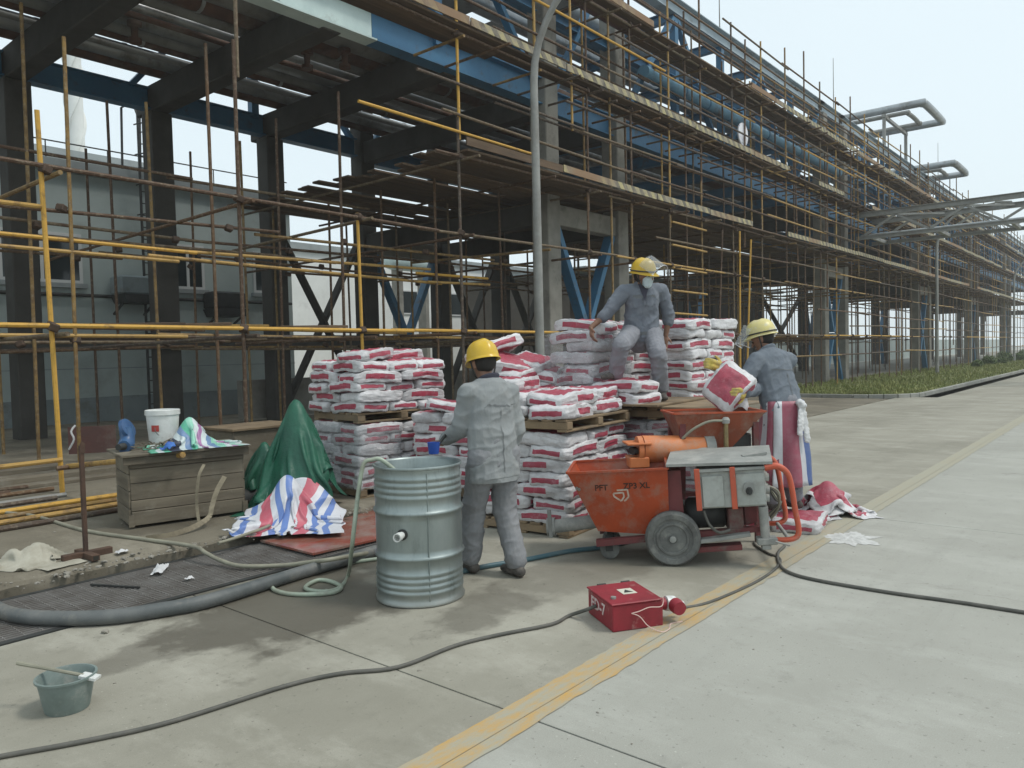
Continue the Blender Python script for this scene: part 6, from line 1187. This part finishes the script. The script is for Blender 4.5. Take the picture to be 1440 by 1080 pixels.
def patch(root, name, c, ex, ey, w_, h_, m, n=10, k_=6):      # cloth piece laid on the jacket surface
    ex, ey = ex.normalized(), ey.normalized(); mb = MB().grid(lambda u, v: c+ex*(u-0.5)*w_+ey*(v-0.5)*h_, n, k_)
    o = part(mb, name, m, root, smooth='all'); md = o.modifiers.new('w', 'SHRINKWRAP'); md.target = root_jk[root['label']]; md.wrap_method = 'NEAREST_SURFACEPOINT'; md.wrap_mode = 'ABOVE_SURFACE'; md.offset = 0.004
    return o
def person(label, base, J, mats, gaze, opt):
    root = thing('person', label, 'person', base)
    mj, mt = mats
    z = V(0, 0, 1); fwd = J['fwd']; side = J['side']                       # side = the person's right
    hips, chest, neck, headc = J['hips'], J['chest'], J['neck'], J['head']
    Rm = J['headR']
    body = [(hips, 0.125, hips+(chest-hips)*0.5, 0.115, side, 0.75), (hips+(chest-hips)*0.5, 0.115, chest, 0.14, side, 0.7), (chest, 0.055, neck, 0.05), (neck, 0.052, headc-V(0, 0, 0.03), 0.05)]
    body += head_prims(headc, Rm)
    for s in ('R', 'L'):
        sh, el, wr = J['sh'+s], J['el'+s], J['wr'+s]; hp, kn, an = J['hp'+s], J['kn'+s], J['an'+s]
        body += [(chest+(sh-chest)*0.6, 0.06, sh, 0.05), (sh, 0.05, el, 0.04), (el, 0.04, wr, 0.026), (hp, 0.085, kn, 0.055), (kn, 0.055, an, 0.036)]
        if opt.get('gloves') != s and s not in opt.get('noskinhand', ''): hand(body, wr, (J['hd'+s] if 'hd'+s in J else (wr-el)), J.get('pn'+s, fwd), J.get('curl', 0.5), 1.0, 1 if s == 'R' else -1)
    blob('body', body, 0.0075, m_skin, root, smooth=2)
    # trousers
    tr_ = [(hips+z*0.06, 0.16, hips-z*0.06, 0.165, side, 0.74)]
    for s in ('R', 'L'):
        hp, kn, an = J['hp'+s], J['kn'+s], J['an'+s]; tr_ += [(hp+z*0.03, 0.108, kn, 0.088), (kn, 0.088, an+(kn-an)*0.10, 0.078), (an+(kn-an)*0.12, 0.080, an+(kn-an).normalized()*0.015, 0.074)]
    blob('trousers', tr_, 0.009, mt, root, wr=0.010, wf=7, seed=opt.get('seed', 0), smooth=3, stretch=(1, 1, 1.3))
    bt = []
    for s in ('R', 'L'): boot(bt, J['an'+s], J.get('ft'+s, fwd), J['fz'+s]); bb = blob('boot', bt, 0.008, m_boot, root, smooth=2); bt = []
    # jacket
    jk = []
    hem = J.get('hem', hips-z*0.12); wd = opt.get('wd', 0.2)
    jk += [(hem, wd, hips+(chest-hips)*0.45, wd*0.94, side, 0.66), (hips+(chest-hips)*0.4, wd*0.93, chest+z*0.02, wd*0.93, side, 0.64), (J['shR']*0.72+J['shL']*0.28, 0.085, J['shL']*0.72+J['shR']*0.28, 0.085), (J['shR']*0.9+J['shL']*0.1, 0.078, chest+z*0.10, 0.08), (J['shL']*0.9+J['shR']*0.1, 0.078, chest+z*0.10, 0.08)]
    for s in ('R', 'L'):
        sh, el, wr = J['sh'+s], J['el'+s], J['wr'+s]; ro = s in opt.get('rolled', '')
        jk += [(sh, 0.080, el, 0.066)]; jk += [(el, 0.066, el+(wr-el)*0.25, 0.062)] if ro else [(el, 0.066, wr-(wr-el).normalized()*0.02, 0.050)]
    jo = blob('jacket', jk, 0.0085, mj, root, wr=0.011, wf=5.5, seed=opt.get('seed', 0)+9, smooth=3, cut=[(hem-z*0.02+z*0.0, -z)])
    root_jk[label] = jo
    # collar
    cb = neck-(neck-chest)*0.28; ax_ = (neck-chest).normalized(); e1 = (side-ax_*side.dot(ax_)).normalized(); e2 = ax_.cross(e1)
    def fc(u, v):
        a = u*R(300)+R(120); r = 0.078+0.014*v; q = cb+ax_*(0.02+0.045*v)+(e1*math.cos(a)*r+e2*math.sin(a)*r*0.92); return q if v < 0.99 else q-ax_*0.0
    fwl = e2.dot(fwd) > 0
    def fc2(u, v): a0 = math.atan2(fwd.dot(e2), fwd.dot(e1)); a = a0+R(28)+u*R(304); r = 0.075+0.018*v; dip = 0.03*math.cos(a-a0); return cb+ax_*(0.0+0.055*v-dip)+(e1*math.cos(a)*r+e2*math.sin(a)*r)
    co = part(MB().grid(fc2, 30, 4), 'collar', opt.get('mcol', mj), root, smooth='all'); sm_ = co.modifiers.new('s', 'SOLIDIFY'); sm_.thickness = 0.006
    # hair, face, helmet
    blob('hair', [(headc+Rm @ V(0, -0.03, 0.01), 0.086, headc+Rm @ V(0, -0.005, 0.045), 0.085, Rm @ X, 1.0), (headc+Rm @ V(0, -0.06, -0.03), 0.045, headc+Rm @ V(0, -0.06, 0.02), 0.06, Rm @ X, 0.7)], 0.01, m_hair, root, smooth=2)
    face(root, headc, Rm); hc = headc+Rm @ V(0, -0.005, 0.035); HR = Rm @ Matrix.Rotation(opt.get('htilt', 0.0), 3, 'X'); helmet(root, hc, HR, opt['helm'])
    part(MB().tube(smoothpath([hc+Rm @ V(-0.105, 0.0, -0.005), headc+Rm @ V(-0.08, 0.015, -0.07), headc+Rm @ V(0, 0.045, -0.12), headc+Rm @ V(0.08, 0.015, -0.07), hc+Rm @ V(0.105, 0.0, -0.005)], 5), 0.006, 6), 'chin_strap', m_darkm, root)
    if 'visor' in opt: visor(root, hc, HR, opt['visor'])
    if opt.get('gloves'):
        for s in opt['gloves']:
            g = []; hand(g, J['wr'+s]-(J['wr'+s]-J['el'+s]).normalized()*0.02, J.get('hd'+s, J['wr'+s]-J['el'+s]), J.get('pn'+s, fwd), 0.9, 1.22, 1 if s == 'R' else -1); g.append((J['wr'+s]-(J['wr'+s]-J['el'+s]).normalized()*0.05, 0.04, J['wr'+s], 0.038)); blob('glove', g, 0.008, m_glove, root, smooth=2)
    return root
def frame(az):            # facing azimuth in degrees -> forward, right
    f = V(math.cos(R(az)), math.sin(R(az)), 0); return f, V(f.y, -f.x, 0)
def headR(az, pitch, rollv=0.0):
    f, r = frame(az); M = Matrix((r, f, V(0, 0, 1))).transposed(); return M @ Matrix.Rotation(R(pitch), 3, 'X') @ Matrix.Rotation(R(rollv), 3, 'Y')
# --- worker at the drum (back to the camera)
f, r = frame(76); b = V(4.13, 3.66, 0); U = V(0, 0, 1)
def loc(b, f, r): return lambda x, y, z_: b+r*x+f*y+U*z_
q = loc(b, f, r)
J = dict(fwd=f, side=r, hips=q(0, 0, 0.88), chest=q(0.0, 0.035, 1.27), neck=q(0.0, 0.06, 1.42), head=q(0.0, 0.105, 1.535), headR=headR(72, -18),
         shR=q(0.16, 0.03, 1.325), shL=q(-0.16, 0.05, 1.34), elR=q(0.205, 0.0, 1.05), elL=q(-0.20, 0.12, 1.08), wrR=q(0.19, 0.10, 0.83), wrL=q(-0.20, 0.34, 0.98), hpR=q(0.10, 0, 0.86), hpL=q(-0.10, 0, 0.86), knR=q(0.10, 0.03, 0.47), knL=q(-0.085, 0.15, 0.48), anR=q(0.105, -0.10, 0.10), anL=q(-0.09, 0.20, 0.10), fzR=0.0, fzL=0.0, hem=q(0, 0, 0.72))
pA = person('worker in a grey jacket and yellow helmet, back to us, beside the drum', b, J, (m_jA, m_tA), None, dict(helm=m_helm, wd=0.205, seed=1, htilt=0.10, mcol=m_tee))
m_seam = M_simple('seam_thread', (0.15, 0.16, 0.165), rough=0.9)
patch(pA, 'yoke_seam', q(0.0, -0.13, 1.25), r, U, 0.34, 0.008, m_seam, 24, 1); patch(pA, 'back_seam', q(0.0, -0.14, 1.0), r, U, 0.007, 0.48, m_seam, 1, 30); patch(pA, 'hem_band', q(0.0, -0.15, 0.755), r, U, 0.40, 0.035, m_jA, 30, 2)
# --- worker perched on the bags, facing the camera
g = lambda x, y, d: at(x, y, d)
f, r = frame(222); fh = frame(262)
J = dict(fwd=f, side=r, hips=g(901, 472, 8.15), chest=g(903, 422, 8.08), neck=g(903, 402, 8.05), head=g(905, 388, 7.97), headR=headR(268, -8, 6),
         shR=g(877, 411, 8.05), shL=g(930, 409, 8.12), elR=g(853, 441, 8.0), elL=g(941, 446, 8.2), wrR=g(831, 461, 7.95), wrL=g(936, 472, 8.2), hpR=g(889, 472, 8.12), hpL=g(916, 472, 8.15), knR=g(873, 486, 7.70), knL=g(926, 500, 7.80), anR=g(866, 527, 7.85), anL=g(930, 548, 7.95), hem=g(902, 478, 8.15), curl=0.45)
J['hips'] = J['hips']+V(0, 0, 0.02); J['fzR'] = g(866, 534, 7.85).z; J['fzL'] = g(930, 563, 7.95).z; J['hdR'] = V(-0.1, -0.2, -1); J['pnR'] = r*-1; J['ftR'] = (f*0.5+r).normalized()
pB = person('worker in a blue-grey shirt with raised visor and mask, perched on the bags', g(905, 566, 8.0), J, (m_jB, m_tB), None, dict(helm=m_helm, wd=0.195, seed=4, rolled='RL', visor=R(64), htilt=-0.05))
hc, HM = J['head'], J['headR']
blob('face_mask', [(hc+HM @ V(0, 0.052, -0.03), 0.066, hc+HM @ V(0, 0.05, -0.08), 0.052, HM @ X, 0.95)], 0.007, m_mask, pB, smooth=3)
vn = J['chest']+f*0.135
part(MB().add([J['chest']+f*0.142-r*0.0+U*-0.02, J['chest']+f*0.10+r*0.06+U*0.16, J['chest']+f*0.10-r*0.06+U*0.16], [(0, 1, 2)]), 'undershirt', m_tee, pB)
for s in (-1, 1):
    pc = J['chest']+f*0.15+r*0.08*s+U*-0.03; patch(pB, 'pocket', pc, r, U, 0.10, 0.11, m_jB); patch(pB, 'pocket_flap', pc+U*0.055+f*0.006, r, U, 0.105, 0.035, m_seam)
patch(pB, 'placket', J['chest']+f*0.16-U*0.12, r, U, 0.03, 0.28, m_jB, 2, 20); patch(pB, 'belt', J['hips']+f*0.16+U*0.0, r, U, 0.30, 0.03, m_seam, 24, 2)
# --- worker emptying a bag into the mixer
f, r = frame(66); b = V(6.90, 2.60, 0.13); q = loc(b, f, r)
wrL, wrR = at(1013, 517, 6.80), at(1046, 552, 6.62)
J = dict(fwd=f, side=r, hips=q(0.0, -0.02, 0.90), chest=q(-0.03, 0.10, 1.29), neck=q(-0.035, 0.16, 1.45), head=q(-0.03, 0.21, 1.56), headR=headR(98, -22),
         shR=q(0.17, 0.10, 1.36), shL=q(-0.205, 0.10, 1.375), elR=q(0.12, 0.30, 1.12), elL=q(-0.33, 0.10, 1.20), wrR=wrR, wrL=wrL, hpR=q(0.10, 0, 0.88), hpL=q(-0.10, 0, 0.88), knR=q(0.11, 0.06, 0.48), knL=q(-0.11, 0.05, 0.48), anR=q(0.12, -0.02, 0.10), anL=q(-0.12, 0.0, 0.10), fzR=0.13, fzL=0.13, hem=q(0, 0, 0.93))
J['anR'].z = J['anL'].z = 0.23
pC = person('worker in slate jacket, striped apron and yellow gloves, emptying a bag into the mixer', b, J, (m_jC, m_tB), None, dict(helm=m_helmp, wd=0.22, seed=8, gloves='LR', visor=R(38), htilt=0.18, noskinhand='LR'))
patch(pC, 'yoke_seam', q(0.0, -0.06, 1.28), r, U, 0.34, 0.008, m_seam, 24, 1); patch(pC, 'back_seam', q(0.0, -0.10, 1.1), r, U, 0.007, 0.30, m_seam, 1, 20)
m_apr = stripe_mat('striped_apron', [(0.62, 0.63, 0.66), (0.30, 0.075, 0.11), (0.30, 0.075, 0.11), (0.5, 0.5, 0.53), (0.065, 0.11, 0.27), (0.065, 0.11, 0.27), (0.5, 0.5, 0.53), (0.38, 0.15, 0.18)], 2.3)
def fa(u, v):
    a = u*R(372)+R(-150); fold = 1+0.05*math.sin(u*48+v*2+2*noise.noise(V(u*5, v*2, 0)))*(0.3+v)+0.10*noise.noise(V(u*7, v*2.5, 4)); ra, rb_ = (0.205+0.06*v)*fold, (0.175+0.06*v)*fold; c = q(0, 0.015, 1.0-0.76*v)
    return c+r*math.cos(a)*ra+f*math.sin(a)*rb_
cloth('apron', None, None, fa, 120, 16, m_apr, 0.003, pC)
blob('apron_knot', [(q(0.0, -0.20, 0.985), 0.035, q(0.03, -0.215, 0.96), 0.03), (q(0.0, -0.21, 0.96), 0.028, q(-0.03, -0.23, 0.72), 0.035, r, 0.35), (q(0.03, -0.21, 0.96), 0.028, q(0.06, -0.225, 0.66), 0.04, r, 0.35)], 0.008, m_foil, pC, wr=0.006, wf=30)
bag((6.86, 2.44, 0.0), R(10), 'cement bag lying on the ground under the feet of the worker at the mixer', 'loose cement bags'); bag((6.90, 2.83, 0.0), R(5), 'cement bag lying on the ground behind the feet of the worker at the mixer', 'loose cement bags')
# bag in his hands: slumped open sack, mouth down over the hopper
kb_ = thing('pouring_bag', 'red-faced bag held tilted over the mixer hopper by the gloved worker', 'bag', at(1024, 552, 6.7))
o_ = link('sack', bag_mesh(77, 0.6, 1), kb_, V(0, 0, 0), None); Mr = Matrix((CR, CF, CU)).transposed()
o_.rotation_euler = (Mr @ Matrix.Rotation(R(-48), 3, 'Y') @ Matrix.Rotation(R(62), 3, 'X')).to_euler(); o_.scale = (0.66, 0.78, 1.25); o_.location = Mr @ V(0.02, 0.02, 0.03)
part(MB().grid(lambda u, v: kb_.location+Mr @ V(0.11+0.05*math.cos(u*6.28)*(1+v*0.5), 0.02+0.08*math.sin(u*6.28), -0.02-0.12*v+0.02*math.sin(u*20)), 30, 6), 'mouth', m_bagw, kb_, smooth='all')

# ------------------------------------------------------------------ haze
hz = NT('haze_air'); hz.t.nodes.remove(hz.b); pv_ = hz.n('VolumePrincipled'); pv_.inputs['Color'].default_value = (0.985, 0.99, 0.995, 1); pv_.inputs['Density'].default_value = 0.0011; pv_.inputs['Anisotropy'].default_value = 0.2
hz.l(pv_.outputs[0], hz.t.nodes['Material Output'].inputs['Volume'])
tag(part(MB().box(-302, 602, -302, 602, -1.8, 26.8), 'haze', hz.m), 'thin pale haze filling the air over the whole site', 'haze', kind='stuff')
